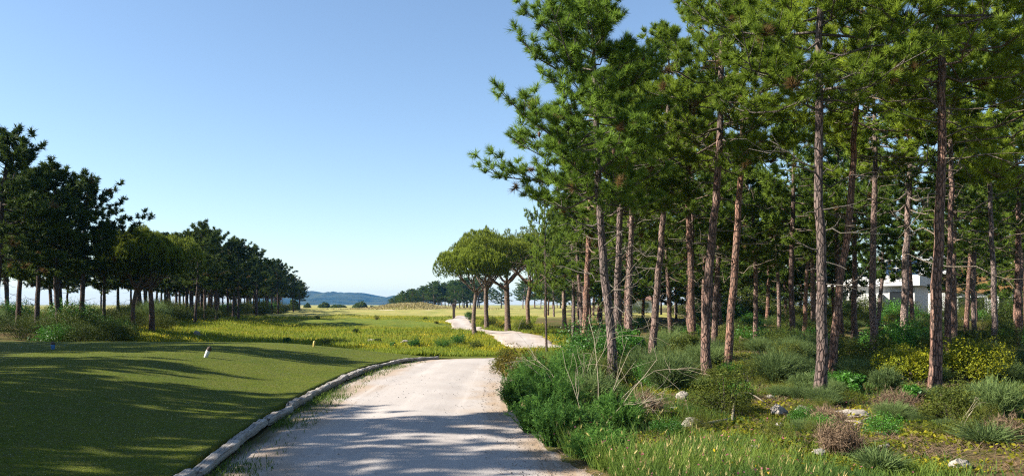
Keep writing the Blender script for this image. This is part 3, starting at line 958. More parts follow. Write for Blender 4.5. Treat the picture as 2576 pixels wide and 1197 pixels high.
while cnt < 112 and tries < 8000:
    tries += 1
    d = 42 + 190 * rw.random() ** 1.05
    dep = rw.uniform(1.0, 20 if d > 70 else 26)
    x = float(wood_edge_west(d)) - dep + 3
    u = (x / d * FPX + 512) * 2.515625
    if u < -120: continue
    if 43 < d < 64 and 150 < u < 420: continue
    if not free(x, d, 2.4): continue
    # keep the sky line of the photograph
    topv = np.interp(u, [-100, 40, 130, 210, 280, 300, 450, 490, 540, 600, 640, 700, 745], [330, 350, 420, 460, 560, 590, 590, 570, 590, 610, 625, 665, 705])
    hmax = CAMZ + (HZ - topv / 2.515625) / FPX * d - float(terrain(x, d))
    k = rw.randrange(6)
    h = min(9.8 * rw.uniform(.85, 1.05), hmax)
    if h < 5.2: continue
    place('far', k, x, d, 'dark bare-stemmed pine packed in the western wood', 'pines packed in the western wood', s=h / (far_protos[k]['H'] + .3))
    cnt += 1

# far tree line beyond the fairway
rt = random.Random(13)
for i in range(64):
    d = rt.uniform(255, 330); u = rt.uniform(985, 1500) if i > 24 else 985 + i * 9
    x = (u / 2.515625 - 512) / FPX * d
    h = np.interp(u, [985, 1010, 1060, 1120, 1200], [4.0, 7.0, 8.0, 10.0, 11.5]) * rt.uniform(.75, 1.0)
    k = rt.randrange(4)
    place('back', k, x, d, 'small far pine in the tree line across the fairway', 'far tree line across the fairway', s=h / 9.6).scale = (h / 9.6 * 1.5, h / 9.6 * 1.5, h / 9.6)

# pines on the tee's west side: outside the picture, their shadows fall over the tee and path
SHADE = [(-13.3, 6.4, 8.5), (-13.0, 9.3, 8.8), (-18.5, 7.4, 9.2), (-18.0, 10.8, 8.9), (-24.0, 6.2, 9.4), (-24.0, 9.8, 9.4), (-23.0, 12.4, 9.2), (-12.6, 3.6, 8.2), (-17.5, 4.6, 9.2), (-15.6, 8.2, 8.6), (-20.5, 12.9, 9.0),
         (-18.3, 18.6, 8.8), (-24.0, 19.2, 9.2), (-24.0, 16.9, 8.9), (-25.0, 27.0, 9.0), (-21.0, 17.3, 8.6), (-22.5, 21.0, 9.0)]
for i, (x, y, h) in enumerate(SHADE):
    r = place('far', i % 6, x, y, 'pine west of the tee that throws its long shadow over the turf', 'pines whose shadows cross the tee', s=h / 9.6)
    r.scale = (h / 9.6 * .8, h / 9.6 * .8, h / 9.6)

# umbrella pines
def stone_at(u, v, top, wpx, label, seed, d=None, fork=.5, thick=.36, rpx=100, **kw):
    p = at(u, v); d = d or p[1]
    x = (u / 2.515625 - 512) / FPX * d; z = float(ground_h(x, d))
    H = CAMZ + (HZ - top / 2.515625) / FPX * d - z
    TREES.append((x, d))
    return make_stone_pine((x, d, z), label, seed, H=H, R=rpx * m_per_px(d), thick=H * thick, r0=wpx * m_per_px(d) * .40, fork=H * fork, **kw)


stone_at(1196, 838, 628, 14, 'umbrella pine with a curved grey trunk at the edge of the far path', 401, rpx=92, fork=.55, thick=.34, ctrl=[(0, 0, -.3), (-.15, 0, .6), (-.12, 0, 1.6), (.05, 0, 3.1)])
stone_at(1278, 832, 596, 19, 'umbrella pine with a forked sunlit trunk beside the yellow flowering bush', 402, rpx=150, fork=.52, thick=.36)
stone_at(1225, 812, 600, 15, 'umbrella pine with a thick leaning trunk behind the curved grey one', 403, d=66, rpx=92, fork=.5, thick=.36)
stone_at(1420, 800, 600, 14, 'umbrella pine with a rounded crown behind the two slim trunks', 404, d=70, rpx=110, fork=.5, thick=.45)
stone_at(1540, 800, 600, 14, 'umbrella pine seen between the bright green bush and the slim pale trunk', 405, d=74, rpx=120, fork=.45, thick=.45)
stone_at(1330, 800, 590, 14, 'umbrella pine at the back of the sunlit crowns, its trunk in shade', 406, d=78, rpx=115, fork=.5, thick=.42)
stone_at(338, 850, 592, 14, 'dark umbrella pine with a curved trunk behind the tee', 407, d=50, rpx=92, fork=.5, thick=.44, bark='bark_dark')
stone_at(382, 850, 584, 18, 'dark umbrella pine with a thick forked trunk behind the tee', 408, d=52, rpx=118, fork=.45, thick=.46, bark='bark_dark')


# ------------------------------------------------------------------ shrubs
def leaf_quads(P, Nn, size, rng, tint, asp=.55):
    m = len(P)
    a = norm(Nn + rng.normal(size=(m, 3)) * .8)
    b = norm(np.cross(a, rng.normal(size=(m, 3)))); c = np.cross(a, b)
    s = size * rng.uniform(.6, 1.3, (m, 1))
    V = np.stack([P - b * s, P + c * s * asp, P + b * s, P - c * s * asp], 1).reshape(-1, 3)
    return V, np.arange(m * 4).reshape(-1, 4), np.repeat(tint, 4)


def gen_bush(kind, W, H, seed, dens=1.0):
    """returns list of (part name, mesh)"""
    rng = np.random.default_rng(seed)
    parts = []
    if kind in ('mastic', 'dark_leaf', 'hedge', 'golden', 'heath', 'gorse'):
        nc = int(26 * max(1, W))
        a = rng.uniform(0, 6.28, nc); rr = np.sqrt(rng.random(nc)) * .78
        zz = (np.sqrt(np.clip(1 - rr ** 2, 0, 1)) * rng.uniform(.25, .95, nc))
        C = np.stack([rr * np.cos(a) * W / 2, rr * np.sin(a) * W / 2, zz * H * .86], 1)
        cr = rng.uniform(.13, .24, nc) * min(W, 1.6 * H) * .8
        per = int(4200 * dens / nc * max(1, W * .7))
        d = norm(rng.normal(size=(nc, per, 3))); q = rng.uniform(.45, 1.0, (nc, per, 1)) ** .5
        P = (C[:, None] + d * q * cr[:, None, None]); Nn = np.broadcast_to(d, P.shape)
        ct = rng.uniform(0, .55, (nc, 1)) + 0 * P[..., 0]
        t = np.clip(ct + rng.uniform(0, .45, ct.shape), 0, 1)
        P = P.reshape(-1, 3); Nn = Nn.reshape(-1, 3); t = t.ravel()
        k = P[:, 2] > .0; P, Nn, t = P[k], Nn[k], t[k]
        sz = {'mastic': .032, 'dark_leaf': .026, 'hedge': .022, 'golden': .024, 'heath': .02, 'gorse': .022}[kind]
        V, F, T = leaf_quads(P, Nn, sz, rng, t, .5 if kind != 'heath' else .3)
        # loose upright shoots break the outline
        ns = int(60 * W * (2.2 if kind in ('heath', 'dark_leaf', 'gorse') else 1.2))
        ci = rng.integers(0, nc, ns)
        p0 = C[ci] + norm(rng.normal(size=(ns, 3))) * cr[ci][:, None] * .8; dd = norm(np.stack([rng.normal(size=ns) * .35, rng.normal(size=ns) * .35, np.ones(ns)], 1))
        ll = rng.uniform(.08, .26, ns) * H ** .5
        nn = 9; u = np.linspace(0, 1, nn)
        Ps = (p0[:, None] + dd[:, None] * ll[:, None, None] * u[None, :, None]).reshape(-1, 3)
        V2, F2, T2 = leaf_quads(Ps + rng.normal(size=Ps.shape) * .012, np.repeat(dd, nn, 0), sz * .9, rng, rng.uniform(.3, 1, len(Ps)), .35)
        V = np.concatenate([V, V2]); F = np.concatenate([F, F2 + len(T)]); T = np.concatenate([T, T2])
        mat = M[{'gorse': 'dark_leaf'}.get(kind, kind)]
        parts.append(('foliage', mesh_data(kind + '_foliage', V, F, mat, dict(tint=T))))
        st = MB()
        for i in range(10):
            c = C[rng.integers(0, nc)]
            st.tube(np.array([[c[0] * .1, c[1] * .1, -.05], [c[0] * .5, c[1] * .5, c[2] * .6], c]), [.018, .012, .005], 4, False, twig=.8)
        parts.append(('stem', st.data(kind + '_stems', M['bark_dark'])))
        if kind == 'gorse':
            nf = 260; i = rng.integers(0, len(Ps), nf)
            V3, F3, T3 = leaf_quads(Ps[i], np.repeat(dd, nn, 0)[i], .028, rng, rng.random(nf), .8)
            parts.append(('blossom', mesh_data('gorse_blossom', V3, F3, M['yellow'], dict(tint=T3))))
    elif kind in ('broom', 'dry', 'fennel', 'tussock'):
        n = int({'broom': 900, 'dry': 650, 'fennel': 330, 'tussock': 800}[kind] * W * dens)
        a = rng.uniform(0, 6.28, n); lean = rng.random(n) ** .7
        r0 = rng.random(n) ** .5 * W * .16
        L_ = H * rng.uniform(.55, 1.1, n) * (1 - .25 * lean)
        out_ = W * .5 * lean * rng.uniform(.6, 1.1, n)
        b = np.stack([r0 * np.cos(a), r0 * np.sin(a), 0 * a - .03], 1)
        hd = np.stack([np.cos(a), np.sin(a), 0 * a], 1)
        seg = 4; u = np.linspace(0, 1, seg + 1)
        pw = {'broom': 1.5, 'dry': 1.1, 'fennel': 1.6, 'tussock': 2.0}[kind]
        C = b[:, None] + hd[:, None] * out_[:, None, None] * (u ** pw)[None, :, None] + np.array([0, 0, 1.])[None, None] * (L_[:, None] * (u - .18 * lean[:, None] * u ** 2))[..., None]
        C[:, 1:] += rng.normal(size=(n, seg, 3)) * {'broom': .02, 'dry': .035, 'fennel': .02, 'tussock': .01}[kind]
        sd_ = norm(np.cross(C[:, -1] - C[:, 0], rng.normal(size=(n, 3))))
        wd = {'broom': .008, 'dry': .007, 'fennel': .010, 'tussock': .009}[kind] * (1 - .85 * u)
        A = C - sd_[:, None] * wd[None, :, None]; B = C + sd_[:, None] * wd[None, :, None]
        V = np.stack([A, B], 2).reshape(-1, 3)
        base = (np.arange(n) * (seg + 1) * 2)[:, None]; k = np.arange(seg)[None] * 2
        F = np.stack([base + k, base + k + 1, base + k + 3, base + k + 2], -1).reshape(-1, 4)
        T = np.repeat(np.clip(rng.random(n) * .7, 0, 1), (seg + 1) * 2) + np.tile(np.repeat(u * .3, 2), n)
        Vs = [V]; F4 = [F]; F3 = []; Ts = [T]; off = len(V)
        # side leaflets / twiglets
        per = {'broom': 5, 'dry': 5, 'fennel': 16, 'tussock': 0}[kind]
        if per:
            q = rng.uniform(.35, 1, (n, per)) * seg; i0 = np.minimum(q.astype(int), seg - 1); f = (q - i0)[..., None]
            ar = np.arange(n)[:, None]
            p0 = C[ar, i0] * (1 - f) + C[ar, i0 + 1] * f
            dd = norm(C[ar, i0 + 1] - C[ar, i0]) + norm(rng.normal(size=p0.shape)) * {'broom': .5, 'dry': .9, 'fennel': 1.2}[kind]
            V2, F2, T2 = needle_tris(p0.reshape(-1, 3), dd.reshape(-1, 3), {'broom': 2, 'dry': 2, 'fennel': 3}[kind], {'broom': .13, 'dry': .12, 'fennel': .09}[kind] * max(.7, H), {'broom': .008, 'dry': .006, 'fennel': .008}[kind], .8, rng)
            Vs.append(V2); F3.append(F2 + off); Ts.append(T2)
        fl = [np.concatenate(F4)] + ([np.concatenate(F3)] if F3 else [])
        parts.append(('foliage' if kind != 'dry' else 'twig_mass', mesh_data(kind + '_foliage', np.concatenate(Vs), fl, M[{'tussock': 'broom'}.get(kind, kind)], dict(tint=np.clip(np.concatenate(Ts), 0, 1)))))
    return parts


NAMES = dict(mastic=('leafy_bush', 'bush'), dark_leaf=('dark_bush', 'bush'), hedge=('hedge_bush', 'bush'), golden=('golden_bush', 'bush'), heath=('heath_bush', 'bush'),
             gorse=('gorse_bush', 'bush'), broom=('broom_bush', 'bush'), dry=('dry_bush', 'dry bush'), fennel=('fennel_plant', 'plant'), tussock=('grass_tussock', 'tussock'))


def bush(kind, loc, W, H, seed, label, group=None, dens=1.0):
    nm, cat = NAMES[kind]
    parts = gen_bush(kind, W, H, seed, dens)
    if len(parts) == 1:
        o = obj(nm, parts[0][1], None, label, cat, group, loc=loc)
        return o
    root = thing(nm, loc, label, cat, group)
    for pn, me in parts: obj(pn, me, root)
    return root


def bush_at(kind, u, v, wpx, hpx, seed, label, group=None, dens=1.0):
    p = at(u, v); m = m_per_px(p[1])
    return bush(kind, (p[0], p[1] + .25 * wpx * m, float(ground_h(p[0], p[1]))), wpx * m, hpx * m * 1.02, seed, label, group, dens)


PLACED = [
    ('mastic', 1500, 938, 235, 150, 'bright green round bush beside the first leaning pine'),
    ('hedge', 1312, 968, 165, 105, 'low rusty green bush where the path drops out of sight'),
    ('fennel', 1345, 1005, 130, 125, 'feathery green plant just before the rusty green bush'),
    ('fennel', 1395, 1060, 170, 140, 'tall feathery green plant under the bare pale twigs'),
    ('fennel', 1335, 1085, 100, 100, 'feathery green plant leaning onto the gravel edge'),
    ('fennel', 1450, 1120, 160, 110, 'feathery green plant nearest the camera at the verge'),
    ('fennel', 1292, 1030, 80, 110, 'feathery green plant at the gravel edge below the rusty green bush'),
    ('fennel', 1400, 1125, 150, 130, 'feathery green plant at the verge between the gravel and the bare twigs'),
    ('fennel', 1520, 1165, 190, 100, 'spreading feathery plant among the straw-coloured grass heads'),
    ('fennel', 1560, 1085, 150, 110, 'feathery plant below the long bare pale twigs'),
    ('fennel', 1650, 1185, 190, 70, 'low feathery plant at the bottom of the picture in the pink-flowered grass'),
    ('broom', 1490, 1030, 150, 110, 'blue-green broom at the root of the bare pale twigs'),
    ('heath', 1270, 945, 90, 75, 'small heath bush hanging over the gravel at the crest'),
    ('broom', 1800, 1190, 170, 60, 'low blue-green broom at the bottom of the picture'),
    ('fennel', 1440, 985, 130, 120, 'feathery green plant before the bright green round bush'),
    ('heath', 1838, 1048, 195, 130, 'dense dark heath bush before the bowed reddish trunk'),
    ('heath', 2415, 1078, 160, 130, 'upright dark heath bush before the tall sunlit pine'),
    ('golden', 2300, 965, 170, 105, 'lower orange-yellow end of the golden bush bank'),
    ('golden', 2470, 965, 270, 125, 'big golden green bush behind the tall sunlit pine'),
    ('mastic', 2152, 990, 70, 60, 'small fresh green bush east of the thick straight trunk'),
    ('dark_leaf', 2205, 945, 190, 110, 'broad dark olive bush behind the small fresh green one'),
    ('dark_leaf', 2070, 905, 150, 80, 'olive bush behind the thick straight reddish trunk'),
    ('broom', 1960, 965, 120, 80, 'grey-green broom tuft west of the thick straight trunk'),
    ('broom', 2030, 985, 80, 55, 'little grey-green broom at the foot of the thick straight trunk'),
    ('broom', 1690, 985, 150, 120, 'grey-green broom behind the single pale rock'),
    ('broom', 1625, 960, 110, 95, 'grey-green broom behind the bare pale twigs'),
    ('broom', 2530, 1055, 150, 115, 'pale broom before the golden bush at the picture edge'),
    ('broom', 2240, 985, 80, 70, 'pale broom between the dark olive bush and the golden bush'),
    ('dry', 1622, 1052, 110, 75, 'brown dry bush beside the bare pale twigs'),
    ('dry', 2270, 1048, 115, 75, 'round brown dry bush before the golden bush'),
    ('dry', 2125, 1150, 120, 110, 'tall straw-brown dry bush standing before the rocks'),
    ('dry', 2090, 1075, 90, 60, 'pinkish dry bush among the rocks'),
    ('tussock', 2505, 1125, 170, 75, 'grey-green grass tussock beside the dead dark stump of twigs'),
    ('tussock', 2230, 1195, 160, 85, 'blue-green grass tussock at the bottom of the picture'),
    ('dry', 2545, 1110, 90, 70, 'tan dry bush at the picture edge'),
    ('dark_leaf', 1745, 905, 120, 75, 'olive bush between the tilting pine and the bowed reddish trunk'),
    ('mastic', 1590, 900, 90, 80, 'dark side bush leaning on the bright green round bush'),
    ('dark_leaf', 2400, 905, 180, 70, 'dark olive bush behind the golden bush'),
    ('heath', 1990, 915, 110, 60, 'small heath bush beside the grey-green broom'),
    ('gorse', 2262, 815, 70, 50, 'bush with yellow flowers in front of the white villa'),
    ('gorse', 1262, 826, 40, 24, 'small bush covered in orange-yellow flowers beside the forked umbrella pine'),
    ('mastic', 1180, 803, 30, 22, 'round green bush at the bend of the far path'),
    ('dark_leaf', 1230, 820, 50, 26, 'dark bush between the trunks of the umbrella pines'),
    ('dark_leaf', 1320, 832, 60, 30, 'dark bush east of the forked umbrella pine'),
    ('heath', 2010, 1062, 45, 30, 'small fresh shrub between the rocks'),
    ('mastic', 2300, 1010, 60, 40, 'small green bush west of the tall sunlit trunk'),
]
for i, (k, u, v, wp, hp, lab) in enumerate(PLACED):
    bush_at(k, u, v, wp, hp, 600 + i, lab)

# undergrowth of the eastern wood
UG = []
for i, (k, W, H) in enumerate([('dark_leaf', 2.2, 1.1), ('heath', 1.8, .9), ('mastic', 2.0, 1.2), ('dark_leaf', 2.8, 1.4), ('broom', 1.6, 1.0), ('heath', 1.3, .7), ('broom', 1.2, .7)]):
    UG.append((k, gen_bush(k, W, H, 800 + i, .7)))
UGROOT = {}


def ug(i, x, y, label, group, s, rnd):
    k, parts = UG[i]; loc = gpos(x, y)
    rz = rnd.uniform(0, 6.28); sc = (s * rnd.uniform(.85, 1.2), s * rnd.uniform(.85, 1.2), s * rnd.uniform(.8, 1.15))
    if i not in UGROOT:
        nm, cat = NAMES[k]
        if len(parts) == 1: r = obj(nm, parts[0][1], None, label, cat, group)
        else:
            r = thing(nm, loc, label, cat, group)
            for pn, me in parts: obj(pn, me, r)
        UGROOT[i] = r
        r.location = loc; r.rotation_euler = (0, 0, rz); r.scale = sc
    else:
        copy_thing(UGROOT[i], loc, label, group, rz, sc)


UGL = {'dark_leaf': 'olive shrub under the eastern pines', 'heath': 'low heath shrub under the eastern pines', 'mastic': 'glossy green shrub under the eastern pines', 'broom': 'grey-green broom under the eastern pines'}
ru = random.Random(99)
n = 0
while n < 170:
    d = 15.5 + 50 * ru.random() ** 1.3; u = ru.uniform(1400, 2700)
    x = (u / 2.515625 - 512) / FPX * d
    if x < xright(d) + 1.2: continue
    if d > 33 and u < 1500: continue
    if far_path_mask(np.array(x), np.array(d), 1.0): continue
    i = ru.randrange(7)
    if d < 24: i = ru.choice([1, 4, 5, 6])
    ug(i, x, d, UGL[UG[i][0]], UGL[UG[i][0]].replace('shrub', 'shrubs'), ru.uniform(.6, 1.05) * (.75 if d < 24 else 1), ru)
    n += 1
n = 0
while n < 75:
    d = 62 + 76 * ru.random(); u = ru.uniform(1600, 2760) if n > 30 else ru.uniform(1740, 2200)
    x = (u / 2.515625 - 512) / FPX * d
    if 86 < d < 106 and u < 1750: continue
    if d < 90 and 1450 < u < 1720 : continue
    if 74 < d < 98 and x > 31: continue
    ug(ru.choice([0, 2, 3]), x, d, 'tall dark thicket deep in the eastern wood', 'thickets deep in the eastern wood', ru.uniform(1.6, 2.6), ru)
    n += 1
n = 0
while n < 90:
    d = 9 + 10 * ru.random(); u = ru.uniform(1480, 2640)
    x = (u / 2.515625 - 512) / FPX * d
    if x < xright(d) + 1.0 or fbm(x * .5, d * .5, 141) < -.25: continue
    ug(ru.choice([1, 5, 2, 4, 6, 1]), x, d, 'small low shrub on the stony ground of the clearing', 'small shrubs of the stony clearing', ru.uniform(.22, .42), ru)
    n += 1
for i in range(22):
    d = 68 + 6 * ru.random(); u = 2130 + i * 21
    ug(ru.choice([0, 2, 3]), (u / 2.515625 - 512) / FPX * d, d, 'dark shrub standing before the white houses', 'shrubs before the white houses', ru.uniform(.75, 1.15), ru)
# western wood's shrubs
n = 0
while n < 170:
    d = 41 + (45 * ru.random() ** 1.4 if n < 60 else 150 * ru.random())
    x = float(wood_edge_west(d)) + ru.uniform(-14, 2.5)
    u = (x / d * FPX + 512) * 2.515625
    if u < -60: continue
    i = ru.choice([0, 1, 2, 3, 3, 4])
    k = UG[i][0]
    ug(i, x, d, UGL[k].replace('eastern', 'western'), UGL[k].replace('eastern', 'western').replace('shrub', 'shrubs'), ru.uniform(.75, 1.2) * (1 if n < 60 else 1.55), ru)
    n += 1
# single bushes in the meadow and on the far fairway
for i, (zx, zy, wz, lab) in enumerate([(860, 735, 70, 'small dark bush in the yellow meadow below the raised green'), (1075, 830, 75, 'dark bush beside the flat pale stone in the meadow'), (1220, 870, 80, 'green bush at the meadow edge behind the log end'),
                                       (1430, 870, 150, 'leafy green bush behind the curve of logs'), (565, 845, 110, 'dark spiky bush behind the yellow tee marker'), (1640, 650, 50, 'small bush beside the fork of the far path'), (1530, 610, 45, 'small bush on the edge of the mown fairway'),
                                       (1060, 610, 80, 'dark bush in the dip behind the raised green'), (490, 605, 60, 'dark low bush beside the shaded dip'), (200, 835, 100, 'pale green bush at the foot of the western meadow'), (1850, 850, 200, 'green bush below the curved grey umbrella pine'), (1700, 890, 220, 'broad green bush where the path drops away'), (2020, 890, 160, 'dark bush at the crest of the path')]):
    u, v = Z2(zx, zy); p = at(u, v); W = wz / 2.576 / 1.490683 * m_per_px(p[1])
    bush(['dark_leaf', 'dark_leaf', 'mastic', 'mastic', 'heath', 'heath', 'dark_leaf', 'heath', 'dark_leaf', 'mastic', 'mastic', 'fennel', 'dark_leaf'][i], (p[0], p[1], float(ground_h(p[0], p[1]))), W, W * .6, 900 + i, lab, None, .35)
for i, (zx, zy, wz, hz_, lab) in enumerate([(392, 508, 70, 40, 'lone round bush on the far fairway before the blue hills'), (555, 515, 120, 42, 'wide dark bush east of the lone round one'), (690, 520, 170, 30, 'low dark hedge on the far fairway'), (900, 512, 150, 58, 'largest dark bush before the blue hills'), (1020, 505, 66, 28, 'small dark bush beside the grassy dune'), (265, 510, 100, 90, 'tall dark bush at the end of the western row'), (1165, 480, 46, 50, 'tiny round-topped tree on the dune')]):
    u, v = Z2(zx, zy); d = [330, 320, 300, 290, 270, 240, 250][i]; x = (u / 2.515625 - 512) / FPX * d
    W = wz / 2.576 / 1.490683 * m_per_px(d); Hh = hz_ / 2.576 / 1.490683 * m_per_px(d)
    rngb = np.random.default_rng(40 + i); nq = 1800
    a = rngb.uniform(0, 6.28, nq); rr = np.sqrt(rngb.random(nq)); 
    P = np.stack([rr * np.cos(a) * W / 2, rr * np.sin(a) * W / 2, np.sqrt(1 - rr ** 2) * Hh * rngb.uniform(.25, 1.0, nq) * (1 + .35 * fbm(rr * np.cos(a) * 2.2 + i * 7, rr * np.sin(a) * 2.2, 50 + i, 3))], 1)
    V, F, T = leaf_quads(P, norm(P + 1e-3), .28, rngb, rngb.random(nq), .7)
    r = thing('far_bush', gpos(x, d), lab, 'bush', 'bushes on the far fairway')
    obj('foliage', mesh_data('far_bush_foliage', V, F, M['needle_far'], dict(tint=T)), r)
    st = MB(); st.tube([(0, 0, -.2), (0, 0, Hh * .6)], [.15, .08], 5); obj('stem', st.data('far_bush_stem', M['bark_dark']), r)


# bare pale twigs beside the first pine
def bare_shrub(u, v, label, seed, H, n, lean):
    rng = np.random.default_rng(seed); p = at(u, v); mb = MB()

    def grow(p0, d, ln, r, lev):
        k = 5; pts = [p0]
        for _ in range(k): d = norm(d + rng.normal(size=3) * .13 + np.array([0, 0, -.02 * lev])); pts.append(pts[-1] + d * ln / k)
        mb.tube(pts, np.linspace(r, r * .5, k + 1), 4, False, twig=1.0)
        if lev < 3:
            for _ in range(rng.integers(2, 4)):
                q = rng.integers(2, k + 1); grow(pts[q], norm(d + rng.normal(size=3) * .55 + lean * .25), ln * rng.uniform(.4, .7), r * .55, lev + 1)
    for _ in range(n):
        a = rng.uniform(0, 6.28); d = norm(np.array([math.cos(a) * .6, math.sin(a) * .4, 1.0]) + lean)
        grow(np.array([math.cos(a) * .12, math.sin(a) * .12, -.03]), d, H * rng.uniform(.5, 1.0), .0048, 1)
    obj('bare_shrub', mb.data('bare_twigs', M['pale_twig']), None, label, 'bare shrub', loc=p)


M['pale_twig'] = simple_mat('pale_dead_wood', (.50, .42, .30), (.36, .29, .2), 20, .85)
bare_shrub(1500, 1085, 'leafless pale shrub with long twigs slanting across the first pine trunk', 71, 1.6, 8, np.array([.45, 0, 0]))
bare_shrub(1440, 1010, 'leafless pale twigs rising before the bright green round bush', 72, 1.5, 6, np.array([-.1, 0, .2]))
bare_shrub(2165, 1075, 'small leafless forked twig beside the brown dry bush', 73, .4, 2, np.array([0, 0, .3]))
bare_shrub(2385, 1080, 'bleached upright dead twig on the dark heath bush', 74, .42, 2, np.array([0, 0, .5]))


def fallen_branch(pts, label, r=.02):
    P = [at(u, v) + np.array([0, 0, dz]) for u, v, dz in pts]
    o0 = P[0]; mb = MB(); mb.tube(spline([p - o0 for p in P], 12), np.linspace(r, r * .5, 12), 6, True, twig=1.0)
    obj('fallen_branch', mb.data('fallen_branch', M['pale_twig'], True), None, label, 'branch', loc=o0)


fallen_branch([(1842, 1058, 0), (1848, 1030, .22), (1880, 1022, .25), (1925, 1024, .08)], 'arched dead branch beside the dark heath bush')
fallen_branch([(1745, 1075, .02), (1790, 1070, .05), (1830, 1060, .04)], 'dead branch lying beside the broken grey rock', .025)
fallen_branch([(2120, 1062, .03), (2160, 1068, .05), (2215, 1058, .10)], 'dead branch lying east of the rocks', .018)


# ------------------------------------------------------------------ rocks
def rock(u, v, wpx, hpx, label, seed, group='rocks on the forest floor'):
    rng = np.random.default_rng(seed); p = at(u, v); m = m_per_px(p[1])
    n, k = 14, 18
    th = np.linspace(0, np.pi, n)[:, None]; ph = np.arange(k)[None] / k * 2 * np.pi
    d = np.stack([np.sin(th) * np.cos(ph), np.sin(th) * np.sin(ph), np.cos(th) + 0 * ph], -1)
    r = np.ones((n, k))
    for _ in range(9):
        a = norm(rng.normal(size=3)); c = rng.uniform(.55, .9); dp = d @ a
        r = np.minimum(r, np.where(dp > .05, c / np.maximum(dp, .05), 9))
    r = r * (1 + .05 * rng.normal(size=(n, k)))
    V = d * r[..., None] * np.array([wpx * m * .55, wpx * m * .42, hpx * m * .75])
    V = V.reshape(-1, 3)
    i = np.arange(n - 1)[:, None] * k; j = np.arange(k)[None]; j2 = (j + 1) % k
    F = np.stack([i + j, i + k + j, i + k + j2, i + j2], -1).reshape(-1, 4)
    o = obj('rock', mesh_data('rock', V, F, M['rock']), None, label, 'rock', group, loc=(p[0], p[1], p[2] + hpx * m * .25))
    o.rotation_euler = (0, 0, rng.uniform(-.5, .5))


for i, q in enumerate([(1718, 1002, 36, 20, 'single pale rounded rock beside the dark heath bush'), (1962, 1042, 48, 30, 'grey angular rock, tallest of those at the thick trunk'), (2022, 1040, 42, 24, 'shaded grey rock next to the tallest one'),
                       (2142, 1046, 78, 20, 'long pale flat rock east of the thick trunk'), (1742, 1072, 58, 24, 'broken grey rock lying before the dark heath bush'), (1895, 1136, 46, 20, 'half-buried rock in the low green cover'),
                       (2058, 1146, 36, 24, 'lumpy whitish rock at the foot of the tall dry bush'), (2412, 1176, 54, 24, 'grey rock in the lower corner grass'), (1700, 1030, 30, 10, 'small pale flat stone below the single rounded rock'),
                       (2162, 1068, 30, 12, 'small pale stone below the long flat rock'), (2100, 1066, 24, 12, 'smallest stone between the rocks'), (1936, 1000, 22, 10, 'little white stone in the sun west of the thick trunk'), (2000, 1050, 30, 16, 'dark little rock between the grey ones'),
                       (2230, 1128, 46, 16, 'dark low rock east of the tall dry bush'), (2470, 1095, 26, 14, 'stone beside the grass tussock'), (1960, 1075, 30, 14, 'grey stone below the tallest rock')]):
    rock(*q[:4], q[4], 500 + i)
rock(494, 842, 22, 12, 'white stone at the edge of the western wood', 530, 'stones of the meadow')
u, v = Z2(1005, 820); rock(u, v, 20, 8, 'flat pale stone in the yellow meadow', 531, 'stones of the meadow')
u, v = Z2(1330, 830); rock(u, v, 24, 7, 'pinkish stone at the meadow edge', 532, 'stones of the meadow')


# ------------------------------------------------------------------ scattered small growth (nobody could count it)
def blades(X, Y, Z, h, wd, rng, lean=.35, tint=None):
    n = len(X); a = rng.uniform(0, 6.28, n); b = rng.uniform(0, 6.28, n)
    P = np.stack([X, Y, Z - .02], 1); hh = h * rng.uniform(.5, 1.25, n)
    tip = P + np.stack([np.cos(a) * hh * lean, np.sin(a) * hh * lean, hh], 1) * rng.uniform(.7, 1.1, (n, 1))
    mid = P * .45 + tip * .55 + np.stack([0 * a, 0 * a, hh * .10], 1)
    s = np.stack([np.cos(b), np.sin(b), 0 * b], 1) * wd * .5
    V = np.stack([P - s, P + s, mid + s * .7, mid - s * .7, tip], 1).reshape(-1, 3)
    o = np.arange(n)[:, None] * 5
    F4 = o + np.array([[0, 1, 2, 3]]); F3 = o + np.array([[3, 2, 4]])
    t = rng.random(n) if tint is None else tint
    T = np.clip(t[:, None] * .75 + np.array([[-.05, -.05, .1, .1, .25]]), 0, 1).ravel()
    return V, [F3, F4], T, tip


def stuff(name, V, F, T, mat): return obj(name, mesh_data(name, V, F, M[mat], dict(tint=T)), kind='stuff')


rng = np.random.default_rng(8)
# verge and forest floor grass, dense near the camera
n = 210000
Y = 6.2 + 26 * rng.random(n) ** 2.0; X = xright(Y) + .02 + (rng.random(n) ** 1.25) * (3 + .72 * Y)
dens = fbm(X * .8, Y * .8, 91)
near = 1 - smooth(.3, 2.4, X - xright(Y))
k = (dens + rng.normal(size=n) * .35 > .25 - .75 * near) & (X - xright(Y) > .10 + .22 * fbm(X * 0 + Y * 1.5, Y * 1.5, 92) )
X, Y, dens, near = X[k], Y[k], dens[k], near[k]
gt = np.clip(.38 + .75 * fbm(X * 1.1, Y * 1.1, 93) + .15 * rng.normal(size=len(X)), 0, 1)
V, F, T, tips = blades(X, Y, ground_h(X, Y), (.12 + .19 * near + .07 * np.clip(dens, 0, 1)), .009, rng, .45, gt)
stuff('wild_grass', V, F, T, 'grass')
i = rng.choice(len(tips), 1500); sel = tips[i]; sel = sel[(sel[:, 1] < 12.5)]
sel = sel[(fbm(sel[:, 0] * .6, sel[:, 1] * .6, 95) > -.1)][:900]
V, F, T = leaf_quads(sel, np.array([[0, 0, 1.]]) + 0 * sel, .012, rng, rng.random(len(sel)), .8)
stuff('pink_wildflowers', V, F, T, 'pink')
k = (tips[:, 1] < 12) & (tips[:, 0] - xright(tips[:, 1]) < 1.7); sel = tips[k]; sel = sel[rng.choice(len(sel), 600)]
V, F, T = needle_tris(sel, np.array([[0, 0, 1.]]) + .3 * rng.normal(size=sel.shape), 3, .045, .010, .35, rng)
